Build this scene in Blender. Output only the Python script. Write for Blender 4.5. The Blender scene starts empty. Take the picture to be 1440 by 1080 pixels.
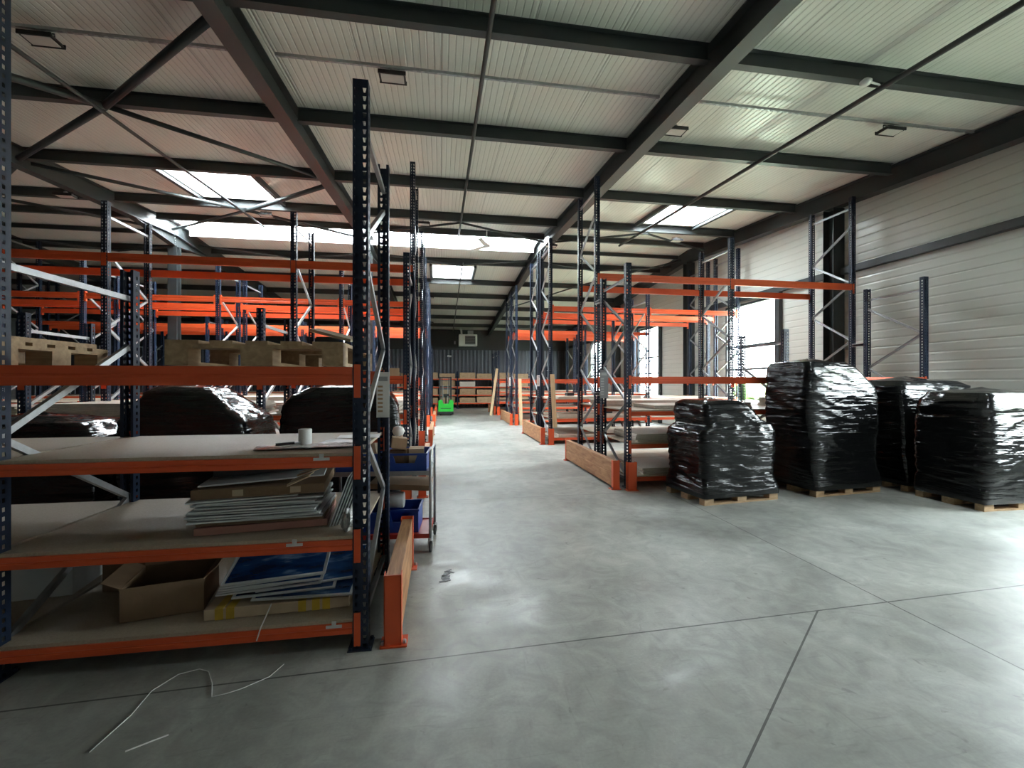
import bpy, bmesh, math, random
from mathutils import Vector, Matrix, noise
C = bpy.context.scene.collection
PI = math.pi
R = math.radians
rnd = random.Random(7)

# ------------------------------------------------------------------ materials
def new_mat(name):
    m = bpy.data.materials.new(name); m.use_nodes = True
    nt = m.node_tree
    return m, nt, nt.nodes['Principled BSDF'], nt.nodes, nt.links

def mat(name, col, rough=.5, metal=0., var=.12, scale=6., bump=0., bscale=40., spec=.5, coat=0.):
    m, nt, b, N, L = new_mat(name)
    b.inputs['Roughness'].default_value = rough
    b.inputs['Metallic'].default_value = metal
    b.inputs['Specular IOR Level'].default_value = spec
    b.inputs['Coat Weight'].default_value = coat
    tc = N.new('ShaderNodeTexCoord')
    n = N.new('ShaderNodeTexNoise'); n.inputs['Scale'].default_value = scale; n.inputs['Detail'].default_value = 4
    L.new(tc.outputs['Object'], n.inputs['Vector'])
    r = N.new('ShaderNodeMapRange'); r.inputs[3].default_value = 1-var; r.inputs[4].default_value = 1+var
    L.new(n.outputs['Fac'], r.inputs[0])
    mx = N.new('ShaderNodeVectorMath'); mx.operation = 'SCALE'; mx.inputs[0].default_value = col[:3]
    L.new(r.outputs[0], mx.inputs['Scale'])
    L.new(mx.outputs[0], b.inputs['Base Color'])
    if bump:
        n2 = N.new('ShaderNodeTexNoise'); n2.inputs['Scale'].default_value = bscale; n2.inputs['Detail'].default_value = 3
        L.new(tc.outputs['Object'], n2.inputs['Vector'])
        bp = N.new('ShaderNodeBump'); bp.inputs['Strength'].default_value = bump; bp.inputs['Distance'].default_value = .01
        L.new(n2.outputs['Fac'], bp.inputs['Height']); L.new(bp.outputs[0], b.inputs['Normal'])
    return m

M = {}
M['orange'] = mat('orange_paint', (.66, .088, .022), .42, var=.08)
M['navy'] = mat('navy_paint', (.009, .018, .040), .45, var=.15, spec=.35)
M['galv'] = mat('galvanised_steel', (.42, .43, .44), .42, .85, var=.25, scale=25)
M['steel'] = mat('anthracite_steel', (.034, .040, .041), .45, var=.12, scale=3)
M['steel_wall'] = mat('anthracite_cladding', (.10, .11, .125), .32, .5, var=.08, scale=1)
M['white'] = mat('white_enamel', (.72, .72, .70), .4, var=.05)
M['dark'] = mat('black_plastic', (.012, .012, .013), .45, var=.2)
M['grey'] = mat('grey_plastic', (.30, .31, .32), .5)
M['rubber'] = mat('grey_rubber', (.06, .06, .06), .7)
M['card'] = mat('cardboard', (.36, .24, .14), .8, var=.15, scale=9, bump=.2)
M['card_dark'] = mat('dark_cardboard', (.20, .125, .07), .85, var=.2, scale=9, bump=.2)
M['card_light'] = mat('light_cardboard', (.50, .38, .26), .8, var=.12, scale=9)
M['yellow'] = mat('yellow_film', (.55, .36, .04), .35, var=.3, scale=14)
M['blue'] = mat('blue_plastic', (.015, .055, .30), .35, var=.08)
M['red'] = mat('red_enamel', (.42, .03, .02), .4)
M['green'] = mat('green_enamel', (.02, .48, .04), .35, var=.05, coat=.3)
M['paper'] = mat('white_paper', (.70, .70, .68), .7, var=.05)
M['board_grey'] = mat('grey_foam_board', (.50, .52, .52), .55, var=.1)
M['pink'] = mat('pinkish_board', (.42, .20, .16), .6)
M['film'] = mat('clear_film', (.45, .45, .43), .15, var=.3, scale=18, bump=.8, bscale=25)
M['alu'] = mat('aluminium_edge', (.62, .64, .65), .35, .6)
M['lens'] = mat('lamp_lens', (.55, .53, .50), .35)
M['hedge'] = mat('hedge_leaf', (.08, .15, .04), .7, var=.5, scale=5)

def wood(name, c1, c2, sc=(3, 30, 30), rough=.65):
    m, nt, b, N, L = new_mat(name)
    tc = N.new('ShaderNodeTexCoord'); mp = N.new('ShaderNodeMapping'); mp.inputs['Scale'].default_value = sc
    L.new(tc.outputs['Object'], mp.inputs['Vector'])
    n = N.new('ShaderNodeTexNoise'); n.inputs['Scale'].default_value = 1.5; n.inputs['Detail'].default_value = 5; n.inputs['Distortion'].default_value = .6
    L.new(mp.outputs[0], n.inputs['Vector'])
    cr = N.new('ShaderNodeValToRGB'); cr.color_ramp.elements[0].position = .3; cr.color_ramp.elements[1].position = .7
    cr.color_ramp.elements[0].color = (*c1, 1); cr.color_ramp.elements[1].color = (*c2, 1)
    L.new(n.outputs['Fac'], cr.inputs[0]); L.new(cr.outputs[0], b.inputs['Base Color'])
    b.inputs['Roughness'].default_value = rough
    return m
M['timber'] = wood('guard_timber', (.30, .13, .06), (.50, .27, .13), (30, 2.5, 14))
M['timber_pale'] = wood('pale_timber', (.52, .36, .20), (.68, .50, .30), (30, 3, 2))
M['pallet'] = wood('pallet_wood', (.30, .19, .10), (.48, .33, .19), (4, 20, 20))
M['chip'] = wood('chipboard', (.36, .29, .215), (.44, .365, .28), (60, 60, 60), .6)
M['mdf'] = wood('pale_board', (.52, .46, .39), (.62, .56, .48), (20, 20, 20), .55)

def floor_mat():
    m, nt, b, N, L = new_mat('polished_concrete')
    g = N.new('ShaderNodeNewGeometry')
    def tex(scale, detail, dist=0, stretch=None):
        n = N.new('ShaderNodeTexNoise'); n.inputs['Scale'].default_value = scale; n.inputs['Detail'].default_value = detail; n.inputs['Distortion'].default_value = dist
        if stretch:
            mp = N.new('ShaderNodeMapping'); mp.inputs['Scale'].default_value = stretch[:3]; mp.inputs['Rotation'].default_value[2] = stretch[3]
            L.new(g.outputs['Position'], mp.inputs['Vector']); L.new(mp.outputs[0], n.inputs['Vector'])
        else:
            L.new(g.outputs['Position'], n.inputs['Vector'])
        return n.outputs['Fac']
    def mr(x, a, b_, c, d):
        r = N.new('ShaderNodeMapRange'); r.inputs[1].default_value = a; r.inputs[2].default_value = b_; r.inputs[3].default_value = c; r.inputs[4].default_value = d
        L.new(x, r.inputs[0]); return r.outputs[0]
    def mth(op, a, b_=None):
        n = N.new('ShaderNodeMath'); n.operation = op
        for i, x in enumerate((a, b_)):
            if x is None: continue
            if isinstance(x, (int, float)): n.inputs[i].default_value = x
            else: L.new(x, n.inputs[i])
        return n.outputs[0]
    f = mr(tex(.8, 7, .8), .32, .68, .72, 1.14)
    f = mth('MULTIPLY', f, mr(tex(4.5, 8, 1.6), .35, .7, .82, 1.10))
    f = mth('MULTIPLY', f, mr(tex(3, 6, 2.0, (1, 6, 1, .5)), .60, .75, 1., .82))
    f = mth('MULTIPLY', f, mr(tex(2.2, 5, 1.5, (7, 1, 1, -.3)), .62, .74, 1., .86))
    f = mth('MULTIPLY', f, mr(tex(60, 2), .3, .7, .95, 1.05))
    def scratch(sc, dist, rot, gain):
        v = tex(sc, 5, dist, (1, 3, 1, rot)); a_ = mth('ABSOLUTE', mth('SUBTRACT', v, .5))
        return mth('ADD', 1, mth('MULTIPLY', mth('MULTIPLY', mr(a_, 0, .006, 1, 0), mr(tex(1.3, 2), .45, .62, 0, 1)), gain))
    f = mth('MULTIPLY', f, scratch(3.5, 2.5, .4, .16)); f = mth('MULTIPLY', f, scratch(5, 1.5, -.9, -.18))
    f = mth('MULTIPLY', f, mr(tex(9, 3, 1), .68, .74, 1, .72))
    sp = N.new('ShaderNodeSeparateXYZ'); L.new(g.outputs['Position'], sp.inputs[0])
    X, Y = sp.outputs[0], sp.outputs[1]
    def line(a, b_, c_, w, lo=None, hi=None):   # a*X+b*Y+c = 0, a saw cut in the slab
        d = mth('ABSOLUTE', mth('ADD', mth('ADD', mth('MULTIPLY', X, a), mth('MULTIPLY', Y, b_)), c_))
        k = mth('LESS_THAN', d, w)
        if lo is not None: k = mth('MULTIPLY', k, mth('MULTIPLY', mth('GREATER_THAN', Y, lo), mth('LESS_THAN', Y, hi)))
        return k
    ks = [line(-.041, 1, -2.587, .0055), line(1, -.015, -3.175, .0055), line(.6095, -.793, .545, .0055, -2, 2.69),
          line(0, 1, -6.02, .005), line(0, 1, -10.2, .005), line(0, 1, -15.0, .005), line(0, 1, -20.0, .005), line(1, 0, 1.0, .005, 4, 30)]
    k = ks[0]
    for q in ks[1:]: k = mth('MAXIMUM', k, q)
    f = mth('MULTIPLY', f, mr(k, 0, 1, 1, .22))
    mx = N.new('ShaderNodeVectorMath'); mx.operation = 'SCALE'; mx.inputs[0].default_value = (.335, .345, .318)
    L.new(f, mx.inputs['Scale']); L.new(mx.outputs[0], b.inputs['Base Color'])
    L.new(mr(tex(2.5, 7, 1), .3, .7, .30, .52), b.inputs['Roughness'])
    bp = N.new('ShaderNodeBump'); bp.inputs['Strength'].default_value = .12; bp.inputs['Distance'].default_value = .01
    L.new(tex(14, 6, .5), bp.inputs['Height']); L.new(bp.outputs[0], b.inputs['Normal'])
    return m
M['floor'] = floor_mat()

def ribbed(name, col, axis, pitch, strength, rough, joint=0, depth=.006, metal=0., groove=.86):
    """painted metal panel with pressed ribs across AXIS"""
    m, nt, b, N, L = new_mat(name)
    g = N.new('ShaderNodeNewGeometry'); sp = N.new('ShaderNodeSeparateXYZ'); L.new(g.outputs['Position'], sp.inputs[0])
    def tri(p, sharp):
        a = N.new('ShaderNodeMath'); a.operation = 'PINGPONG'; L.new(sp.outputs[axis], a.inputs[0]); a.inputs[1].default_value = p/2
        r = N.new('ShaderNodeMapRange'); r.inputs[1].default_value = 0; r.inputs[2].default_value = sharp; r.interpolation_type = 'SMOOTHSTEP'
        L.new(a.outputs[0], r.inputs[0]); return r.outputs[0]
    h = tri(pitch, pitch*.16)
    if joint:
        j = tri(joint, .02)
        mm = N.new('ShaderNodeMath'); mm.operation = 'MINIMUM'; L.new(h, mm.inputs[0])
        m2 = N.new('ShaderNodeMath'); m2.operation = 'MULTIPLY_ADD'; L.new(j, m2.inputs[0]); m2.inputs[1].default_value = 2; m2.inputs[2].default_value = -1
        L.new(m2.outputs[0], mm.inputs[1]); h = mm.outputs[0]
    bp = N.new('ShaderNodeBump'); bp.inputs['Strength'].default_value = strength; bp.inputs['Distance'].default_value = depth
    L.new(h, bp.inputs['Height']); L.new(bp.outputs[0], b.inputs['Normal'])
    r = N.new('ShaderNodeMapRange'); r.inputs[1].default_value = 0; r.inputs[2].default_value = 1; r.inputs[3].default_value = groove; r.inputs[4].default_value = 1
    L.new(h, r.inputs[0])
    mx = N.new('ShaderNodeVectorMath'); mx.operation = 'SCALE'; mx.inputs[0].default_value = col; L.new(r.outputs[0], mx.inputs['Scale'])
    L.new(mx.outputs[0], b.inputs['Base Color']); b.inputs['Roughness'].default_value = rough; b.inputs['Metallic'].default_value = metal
    return m
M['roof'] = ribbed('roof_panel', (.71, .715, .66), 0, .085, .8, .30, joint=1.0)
M['wall'] = ribbed('wall_panel', (.54, .56, .51), 2, .165, .8, .33, joint=1.155, groove=.93)
M['wall_plain'] = ribbed('inner_wall_panel', (.40, .40, .38), 2, .165, .6, .45)

def glass(name, tint, tr=.88, translucent=False):
    m, nt, b, N, L = new_mat(name); N.remove(b)
    out = N['Material Output']
    t = N.new('ShaderNodeBsdfTransparent'); t.inputs[0].default_value = (*tint, 1)
    if translucent:
        g = N.new('ShaderNodeBsdfTranslucent'); g.inputs[0].default_value = (.9, .93, .95, 1)
    else:
        g = N.new('ShaderNodeBsdfGlossy'); g.inputs['Roughness'].default_value = .03
    mx = N.new('ShaderNodeMixShader'); mx.inputs[0].default_value = 1-tr
    L.new(t.outputs[0], mx.inputs[1]); L.new(g.outputs[0], mx.inputs[2]); L.new(mx.outputs[0], out.inputs[0])
    return m
M['glass'] = glass('window_glass', (.93, .97, .98), .93)
M['poly'] = glass('rooflight_sheet', (.95, .98, 1.), .8, True)

def wrap_mat():
    m, nt, b, N, L = new_mat('black_stretch_film')
    b.inputs['Base Color'].default_value = (.006, .0065, .007, 1); b.inputs['Roughness'].default_value = .09
    b.inputs['Specular IOR Level'].default_value = .38
    tc = N.new('ShaderNodeTexCoord')
    def nz(s, detail, dist, sc):
        mp = N.new('ShaderNodeMapping'); mp.inputs['Scale'].default_value = sc; L.new(tc.outputs['Object'], mp.inputs['Vector'])
        n = N.new('ShaderNodeTexNoise'); n.inputs['Scale'].default_value = s; n.inputs['Detail'].default_value = detail; n.inputs['Distortion'].default_value = dist
        L.new(mp.outputs[0], n.inputs['Vector']); return n.outputs['Fac']
    a = nz(1.5, 4, .8, (1, 1, 13)); c = nz(5, 2, .4, (1, 1, 6))
    ad = N.new('ShaderNodeMath'); ad.operation = 'MULTIPLY_ADD'; L.new(c, ad.inputs[0]); ad.inputs[1].default_value = .3; L.new(a, ad.inputs[2])
    bp = N.new('ShaderNodeBump'); bp.inputs['Strength'].default_value = .6; bp.inputs['Distance'].default_value = .03
    L.new(ad.outputs[0], bp.inputs['Height']); L.new(bp.outputs[0], b.inputs['Normal']); pass
    return m
M['wrap'] = wrap_mat()

def picture_mat():
    m, nt, b, N, L = new_mat('blue_picture_print')
    tc = N.new('ShaderNodeTexCoord'); mp = N.new('ShaderNodeMapping'); mp.inputs['Scale'].default_value = (1.5, 4, 1)
    L.new(tc.outputs['Object'], mp.inputs['Vector'])
    n = N.new('ShaderNodeTexNoise'); n.inputs['Scale'].default_value = 2; n.inputs['Detail'].default_value = 5; L.new(mp.outputs[0], n.inputs['Vector'])
    cr = N.new('ShaderNodeValToRGB'); e = cr.color_ramp.elements
    e[0].position = .35; e[0].color = (.004, .012, .05, 1); e[1].position = .75; e[1].color = (.25, .42, .62, 1)
    k = cr.color_ramp.elements.new(.55); k.color = (.01, .05, .16, 1)
    L.new(n.outputs['Fac'], cr.inputs[0]); L.new(cr.outputs[0], b.inputs['Base Color']); b.inputs['Roughness'].default_value = .2
    return m
M['picture'] = picture_mat()

# ------------------------------------------------------------------ mesh helpers
class MB:
    def __init__(s): s.v = []; s.f = []; s.sm = False
    def add(s, vs, fs):
        b = len(s.v); s.v += [tuple(v) for v in vs]; s.f += [tuple(b+i for i in f) for f in fs]
    def box(s, x0, x1, y0, y1, z0, z1, mtx=None):
        vs = [Vector(p) for p in ((x0,y0,z0),(x1,y0,z0),(x1,y1,z0),(x0,y1,z0),(x0,y0,z1),(x1,y0,z1),(x1,y1,z1),(x0,y1,z1))]
        if mtx: vs = [mtx @ v for v in vs]
        s.add(vs, [(0,3,2,1),(4,5,6,7),(0,1,5,4),(1,2,6,5),(2,3,7,6),(3,0,4,7)]); return s
    def bar(s, a, b, w, h, up=(0,0,1)):
        a, b = Vector(a), Vector(b); d = b-a; l = d.length; d.normalize()
        u = Vector(up); x = d.cross(u)
        if x.length < 1e-4: x = d.cross(Vector((1,0,0)))
        x.normalize(); z = x.cross(d)
        m = Matrix((x, d, z)).transposed().to_4x4(); m.translation = a
        return s.box(-w/2, w/2, 0, l, -h/2, h/2, m)
    def tube(s, pts, r, n=8, closed=False, cap=True):
        pts = [Vector(p) for p in pts]; rings = []
        k = len(pts)
        ref = None
        for i, p in enumerate(pts):
            t = (pts[(i+1) % k]-pts[i-1]) if closed else (pts[min(i+1, k-1)]-pts[max(i-1, 0)])
            t.normalize()
            if ref is None:
                ref = t.cross(Vector((0,0,1)))
                if ref.length < .05: ref = t.cross(Vector((1,0,0)))
            ref = (ref - t*ref.dot(t)).normalized(); w = t.cross(ref)
            rr = r[i] if isinstance(r, (list, tuple)) else r
            rings.append([p + (ref*math.cos(2*PI*j/n) + w*math.sin(2*PI*j/n))*rr for j in range(n)])
        vs = [v for q in rings for v in q]; fs = []
        for i in range(k if closed else k-1):
            a, b = i*n, ((i+1) % k)*n
            fs += [(a+j, a+(j+1) % n, b+(j+1) % n, b+j) for j in range(n)]
        if cap and not closed: fs += [tuple(range(n-1, -1, -1)), tuple((k-1)*n+j for j in range(n))]
        s.add(vs, fs); return s
    def lathe(s, prof, n=20, c=(0,0,0), mtx=None):
        vs = []; fs = []
        for r_, z in prof: vs += [Vector((c[0]+r_*math.cos(2*PI*j/n), c[1]+r_*math.sin(2*PI*j/n), c[2]+z)) for j in range(n)]
        if mtx: vs = [mtx @ v for v in vs]
        for i in range(len(prof)-1): fs += [(i*n+j, i*n+(j+1) % n, (i+1)*n+(j+1) % n, (i+1)*n+j) for j in range(n)]
        fs += [tuple(range(n-1, -1, -1)), tuple((len(prof)-1)*n+j for j in range(n))]
        s.add(vs, fs); return s
    def ext(s, poly, axis, a, b):
        """prism: 2D outline extruded along AXIS from a to b (outline in the other two axes, in order)"""
        def P(u, v, w): return {0:(w,u,v), 1:(u,w,v), 2:(u,v,w)}[axis]
        n = len(poly)
        s.add([P(u, v, a) for u, v in poly]+[P(u, v, b) for u, v in poly],
              [tuple(range(n)), tuple(range(2*n-1, n-1, -1))]+[(i, (i+1) % n, n+(i+1) % n, n+i) for i in range(n)]); return s
    def mesh(s, name, m, smooth=False, bevel=0.):
        me = bpy.data.meshes.new(name); me.from_pydata(s.v, [], s.f)
        bm = bmesh.new(); bm.from_mesh(me); bmesh.ops.recalc_face_normals(bm, faces=bm.faces)
        if bevel: bmesh.ops.bevel(bm, geom=[e for e in bm.edges if len(e.link_faces) == 2 and e.calc_face_angle(0) > .6], offset=bevel, segments=2, profile=.6, affect='EDGES')
        bm.to_mesh(me); bm.free(); me.materials.append(m)
        if smooth:
            for p in me.polygons: p.use_smooth = True
        return me
    def build(s, name, m, parent=None, loc=(0,0,0), rot=(0,0,0), smooth=False, bevel=0.):
        return link(name, s.mesh(name, m, smooth, bevel), parent, loc, rot)

def link(name, me, parent=None, loc=(0,0,0), rot=(0,0,0)):
    o = bpy.data.objects.new(name, me); C.objects.link(o); o.location = loc; o.rotation_euler = rot
    if parent is not None: o.parent = parent
    return o
def tag(o, label, cat, group=None, kind=None):
    o['label'] = label; o['category'] = cat
    if group: o['group'] = group
    if kind: o['kind'] = kind
    return o
def thing(name, label, cat, loc=(0,0,0), rz=0., group=None):
    return tag(link(name, None, None, loc, (0,0,rz)), label, cat, group)
def struct(o): o['kind'] = 'structure'; return o
def copy_tree(o, parent=None):
    c = o.copy(); C.objects.link(c)
    if parent is not None: c.parent = parent
    for ch in list(o.children): copy_tree(ch, c)
    return c

# ------------------------------------------------------------------ the building
XL, XR_, YN, YF, RIDGE = -24.0, 8.62, -1.6, 29.3, 13.85
def zr(y): return 5.22 + .067*(y if y <= RIDGE else 2*RIDGE-y)     # roof underside

fl = struct(MB().box(XL, XR_, YN, YF, -.15, 0).build('floor', M['floor']))

def panel_grid(us, vs, holes, P, th):
    """a plate split into cells with openings; P(u, v, w) gives the point, w is the depth"""
    mb = MB()
    for i in range(len(us)-1):
        for j in range(len(vs)-1):
            cu, cv = (us[i]+us[i+1])/2, (vs[j]+vs[j+1])/2
            if any(a < cu < b and c < cv < d for a, b, c, d in holes): continue
            q = [P(us[a], vs[b], w) for w in (0, th) for a, b in ((i,j),(i+1,j),(i+1,j+1),(i,j+1))]
            mb.add(q, [(0,1,2,3),(4,5,6,7),(0,1,5,4),(1,2,6,5),(2,3,7,6),(3,0,4,7)])
    return mb
rooflights = [(-5.50, -3.80, 9.62, 11.28), (5.33, 6.93, 9.62, 11.22), (-.34, 1.22, 16.45, 18.0), (5.6, 7.0, .5, 1.9)]  # last one lies out of view, added to brighten the floor at front right
strip = (-7.35, 3.05, 13.02, 14.35)
holes = rooflights+[strip]
us = sorted({XL, XR_} | {h[0] for h in holes} | {h[1] for h in holes})
vs = sorted({YN, YF, RIDGE} | {h[2] for h in holes} | {h[3] for h in holes})
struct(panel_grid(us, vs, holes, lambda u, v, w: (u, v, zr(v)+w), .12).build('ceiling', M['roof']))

wins = [(2.75, 4.85, 1.0, 3.0), (10.12, 12.2, .85, 3.88), (16.3, 18.35, .85, 3.92), (22.5, 24.5, .85, 3.92)]  # first one is out of view, its opening shaped for light from the right
hw = wins
ys = sorted({YN, YF} | {h[0] for h in hw} | {h[1] for h in hw}); zs = sorted({0, 5.15} | {h[2] for h in hw} | {h[3] for h in hw})
wr = panel_grid(ys, zs, hw, lambda u, v, w: (XR_+w, u, v), .14)
gy = [YN, RIDGE, YF]
for a, b in ((YN, RIDGE), (RIDGE, YF)):
    wr.add([(XR_, a, 5.15), (XR_, b, 5.15), (XR_, b, zr(b)+.12), (XR_, a, zr(a)+.12), (XR_+.14, a, 5.15), (XR_+.14, b, 5.15), (XR_+.14, b, zr(b)+.12), (XR_+.14, a, zr(a)+.12)],
           [(0,1,2,3),(4,5,6,7),(0,1,5,4),(1,2,6,5),(2,3,7,6),(3,0,4,7)])
struct(wr.build('wall_right', M['wall']))
wl = MB()
for a, b in ((YN, RIDGE), (RIDGE, YF)):
    wl.add([(XL-w, y, z) for w in (0, .14) for y, z in ((a, 0), (b, 0), (b, zr(b)+.12), (a, zr(a)+.12))], [(0,1,2,3),(4,5,6,7),(0,1,5,4),(1,2,6,5),(2,3,7,6),(3,0,4,7)])
struct(wl.build('wall_left', M['wall_plain']))
struct(MB().box(XL-.14, XR_+.14, YN-.14, YN, 0, zr(YN)+.1).build('wall_front', M['wall_plain']))
# far wall: trapezoid cladding below, flat dark panels above
wf = MB(); x = XL; pts = []
while x < XR_:
    pts += [(x, 0), (x+.10, 0), (x+.13, .045), (x+.22, .045)]; x += .25
pts.append((XR_, 0))
n = len(pts)
wf.add([(a, YF-.05-b, z) for z in (0, 3.78) for a, b in pts], [(i, i+1, n+i+1, n+i) for i in range(n-1)])
wf.box(XL-.14, XR_+.14, YF, YF+.14, 0, 5.4)
struct(wf.build('wall_back', M['steel_wall']))
struct(MB().box(XL, XR_, YF-.07, YF-.052, 3.78, 5.25).build('wall_back_upper', M['steel']))

def win(i, y0, y1, z0, z1, bars):
    f = MB(); t = .06
    f.box(XR_-.02, XR_+.10, y0, y0+t, z0, z1).box(XR_-.02, XR_+.10, y1-t, y1, z0, z1)
    f.box(XR_-.02, XR_+.10, y0, y1, z0, z0+t).box(XR_-.02, XR_+.10, y0, y1, z1-t, z1)
    w = struct(f.build('window_%d' % i, M['steel']))
    for z in bars: MB().box(XR_-.0, XR_+.07, y0+t, y1-t, z-.03, z+.03).build('transom', M['steel'], w)
    MB().box(XR_+.035, XR_+.045, y0+t, y1-t, z0+t, z1-t).build('pane', M['glass'], w)
for i, (a, b, c, d) in enumerate(wins): win(i+1, a, b, c, d, (1.99, 2.66) if i else ())
# outside ground, hedge
struct(MB().box(XR_+.14, 70, -40, 70, -.2, -.02).build('ground_outside', mat('outside_ground', (.30, .34, .24), .9, var=.3, scale=.3)))
hd = MB()
for k in range(46):
    yy = -14+k*1.2
    hd.lathe([(.05, 0), (.8, .3), (1.0, .9), (.8, 1.5), (.35, 1.9), (.02, 2.05)], 9, (30+rnd.uniform(-.5, .5), yy, rnd.uniform(-.5, 0)))
tag(hd.build('hedge', M['hedge'], smooth=True), 'green hedge outside beyond the windows', 'hedge', kind='stuff')

# steel frame: I-beams along the slope, purlins, columns
def ibeam(length, h, w, tf=.014, tw=.009):
    return [(-w/2, 0), (w/2, 0), (w/2, tf), (tw/2, tf), (tw/2, h-tf), (w/2, h-tf), (w/2, h), (-w/2, h), (-w/2, h-tf), (-tw/2, h-tf), (-tw/2, tf), (-w/2, tf)]
def sloped_i(name, x, y0, y1, h, w, drop=0.005):
    prof = ibeam(1, h, w); nn = len(prof)
    mb = MB(); vs = []
    for y in (y0, y1): vs += [(x+u, y, zr(y)-h-drop+v) for u, v in prof]
    mb.add(vs, [tuple(range(nn)), tuple(range(2*nn-1, nn-1, -1))]+[(i, (i+1) % nn, nn+(i+1) % nn, nn+i) for i in range(nn)])
    return mb
RX = (3.16, -2.19, -7.50, -12.8, -18.1)
for x in RX:
    mb = MB()
    for a, b in ((YN+.01, RIDGE), (RIDGE, YF-.1)):
        q = sloped_i('', x, a, b, .36, .20); mb.add(q.v, q.f)
    # haunch at the ridge column
    for sgn in (-1, 1):
        ye = RIDGE+sgn*1.7
        for t0, t1, hw_ in ((-.085, .085, .014), (-.005, .005, None)):
            zb = zr(RIDGE)-.37-.30
            if hw_:
                mb.add([(x+t0, RIDGE, zb), (x+t1, RIDGE, zb), (x+t1, ye, zr(ye)-.375), (x+t0, ye, zr(ye)-.375), (x+t0, RIDGE, zb+.014), (x+t1, RIDGE, zb+.014), (x+t1, ye, zr(ye)-.36), (x+t0, ye, zr(ye)-.36)],
                       [(0,1,2,3),(4,5,6,7),(0,1,5,4),(1,2,6,5),(2,3,7,6),(3,0,4,7)])
            else:
                mb.add([(x+t, yy, zz) for t in (t0, t1) for yy, zz in ((RIDGE, zb), (RIDGE, zr(RIDGE)-.36), (ye, zr(ye)-.36))], [(0,1,2),(3,4,5),(0,1,4,3),(1,2,5,4),(2,0,3,5)])
    struct(mb.build('rafter_beam', M['steel']))
    c = MB(); hb = .24
    c.ext([(-.12, -.10), (.12, -.10), (.12, -.085), (.006, -.085), (.006, .085), (.12, .085), (.12, .10), (-.12, .10), (-.12, .085), (-.006, .085), (-.006, -.085), (-.12, -.085)], 2, 0, zr(RIDGE)-.67)
    co = struct(c.build('steel_column', M['steel'], loc=(x, RIDGE, 0)))
    MB().box(-.17, .17, -.14, .17, 0, .02).build('base_plate', M['steel'], co)
    bp_ = MB()
    for sx in (-.07, .07):
        for k in range(7): bp_.lathe([(.016, 0), (.016, .02)], 6, (0, 0, 0), Matrix.Translation((sx, -.105, zr(RIDGE)-.66+k*.07)) @ Matrix.Rotation(PI/2, 4, 'X'))
    bp_.build('bolt_row', M['galv'], co)
# gable rafter along the right wall + its posts
mb = MB()
for a, b in ((YN+.01, RIDGE), (RIDGE, YF-.1)):
    q = sloped_i('', 8.42, a, b, .38, .22, .02); mb.add(q.v, q.f)
struct(mb.build('gable_beam', M['steel']))
for y in (8.33, 14.0, 20.3, 26.2):
    c = MB(); c.ext([(-.14, -.13), (.14, -.13), (.14, -.115), (.006, -.115), (.006, .115), (.14, .115), (.14, .13), (-.14, .13), (-.14, .115), (-.006, .115), (-.006, -.115), (-.14, -.115)], 2, 0, zr(y)-.40)
    struct(c.build('wall_column', M['steel'], loc=(8.47, y, 0)))
struct(MB().box(8.50, 8.61, YN, YF-.2, 3.93, 4.07).build('wall_rail_beam', M['steel']))
for y in (10.03, 16.2, 22.4):
    struct(MB().box(8.50, 8.61, y-.09, y+.06, 0, 3.93).build('window_post_beam', M['steel']))
edges = list(reversed(RX))
spans = [(XL+.02, edges[0]-.09)]+[(edges[i]+.09, edges[i+1]-.09) for i in range(len(edges)-1)]+[(edges[-1]+.09, 8.3)]
PY = (.2, 2.42, 4.68, 6.95, 9.2, 11.4, 12.88)
PYF = (15.7, 18.16, 20.3, 22.6, 24.9, 27.2)
def purlin(x0, x1, y, h=.2, w=.1):
    s_ = .067 if y < RIDGE else -.067
    prof = ibeam(1, h, w, .011, .008)
    mb = MB(); z = zr(y)-h-.006; nn = len(prof)
    mb.ext([(y+u, z+v) for u, v in prof], 0, x0, x1)
    return struct(mb.build('purlin_beam', M['steel']))
for y in PY+PYF:
    for a, b in spans[1:] if y < 6 else spans: purlin(a, b, y, .2 if y != 12.88 else .16)
for a, b in spans: purlin(a, b, 14.42, .12, .07)

# tubes of the roof bracing
def brace(x0, y0, x1, y1, r=.038, d=.24):
    return struct(MB().tube([(x0, y0, zr(y0)-d), (x1, y1, zr(y1)-d)], r, 10).build('roof_brace_beam', M['steel'], smooth=True))
for xa, xb in ((-7.5, -2.1), (-12.8, -7.5)):
    xm = (xa+xb)/2+.2
    for y0 in (4.68, 9.2):
        ym = y0+2.22
        brace(xb-.1, y0+.1, xm, ym, .05); brace(xa+.1, y0+.1, xm, ym, .05 if y0 < 5 else .035)
        brace(xm, ym, xb-.1, y0+4.4, .035); brace(xm, ym, xa+.1, y0+4.4, .035 if y0 > 5 else .05)
for xm, xa, xb in ((.5, -2.1, 3.16), (5.6, 3.16, 8.42)):
    brace(xm, 11.4, xa+.1, 12.9, .028); brace(xm, 11.4, xb-.1, 12.9, .028)
for xm, xa, xb in ((.6, -2.1, 3.16), (5.7, 3.16, 8.42), (-4.9, -7.5, -2.1), (-10.1, -12.8, -7.5)):
    brace(xa+.1, 14.9, xm, PYF[0], .028); brace(xb-.1, 14.9, xm, PYF[0], .028)
brace(5.7, 17.6, 3.3, 22.0, .03); brace(8.3, 14.2, 5.7, 17.6, .03)

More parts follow.
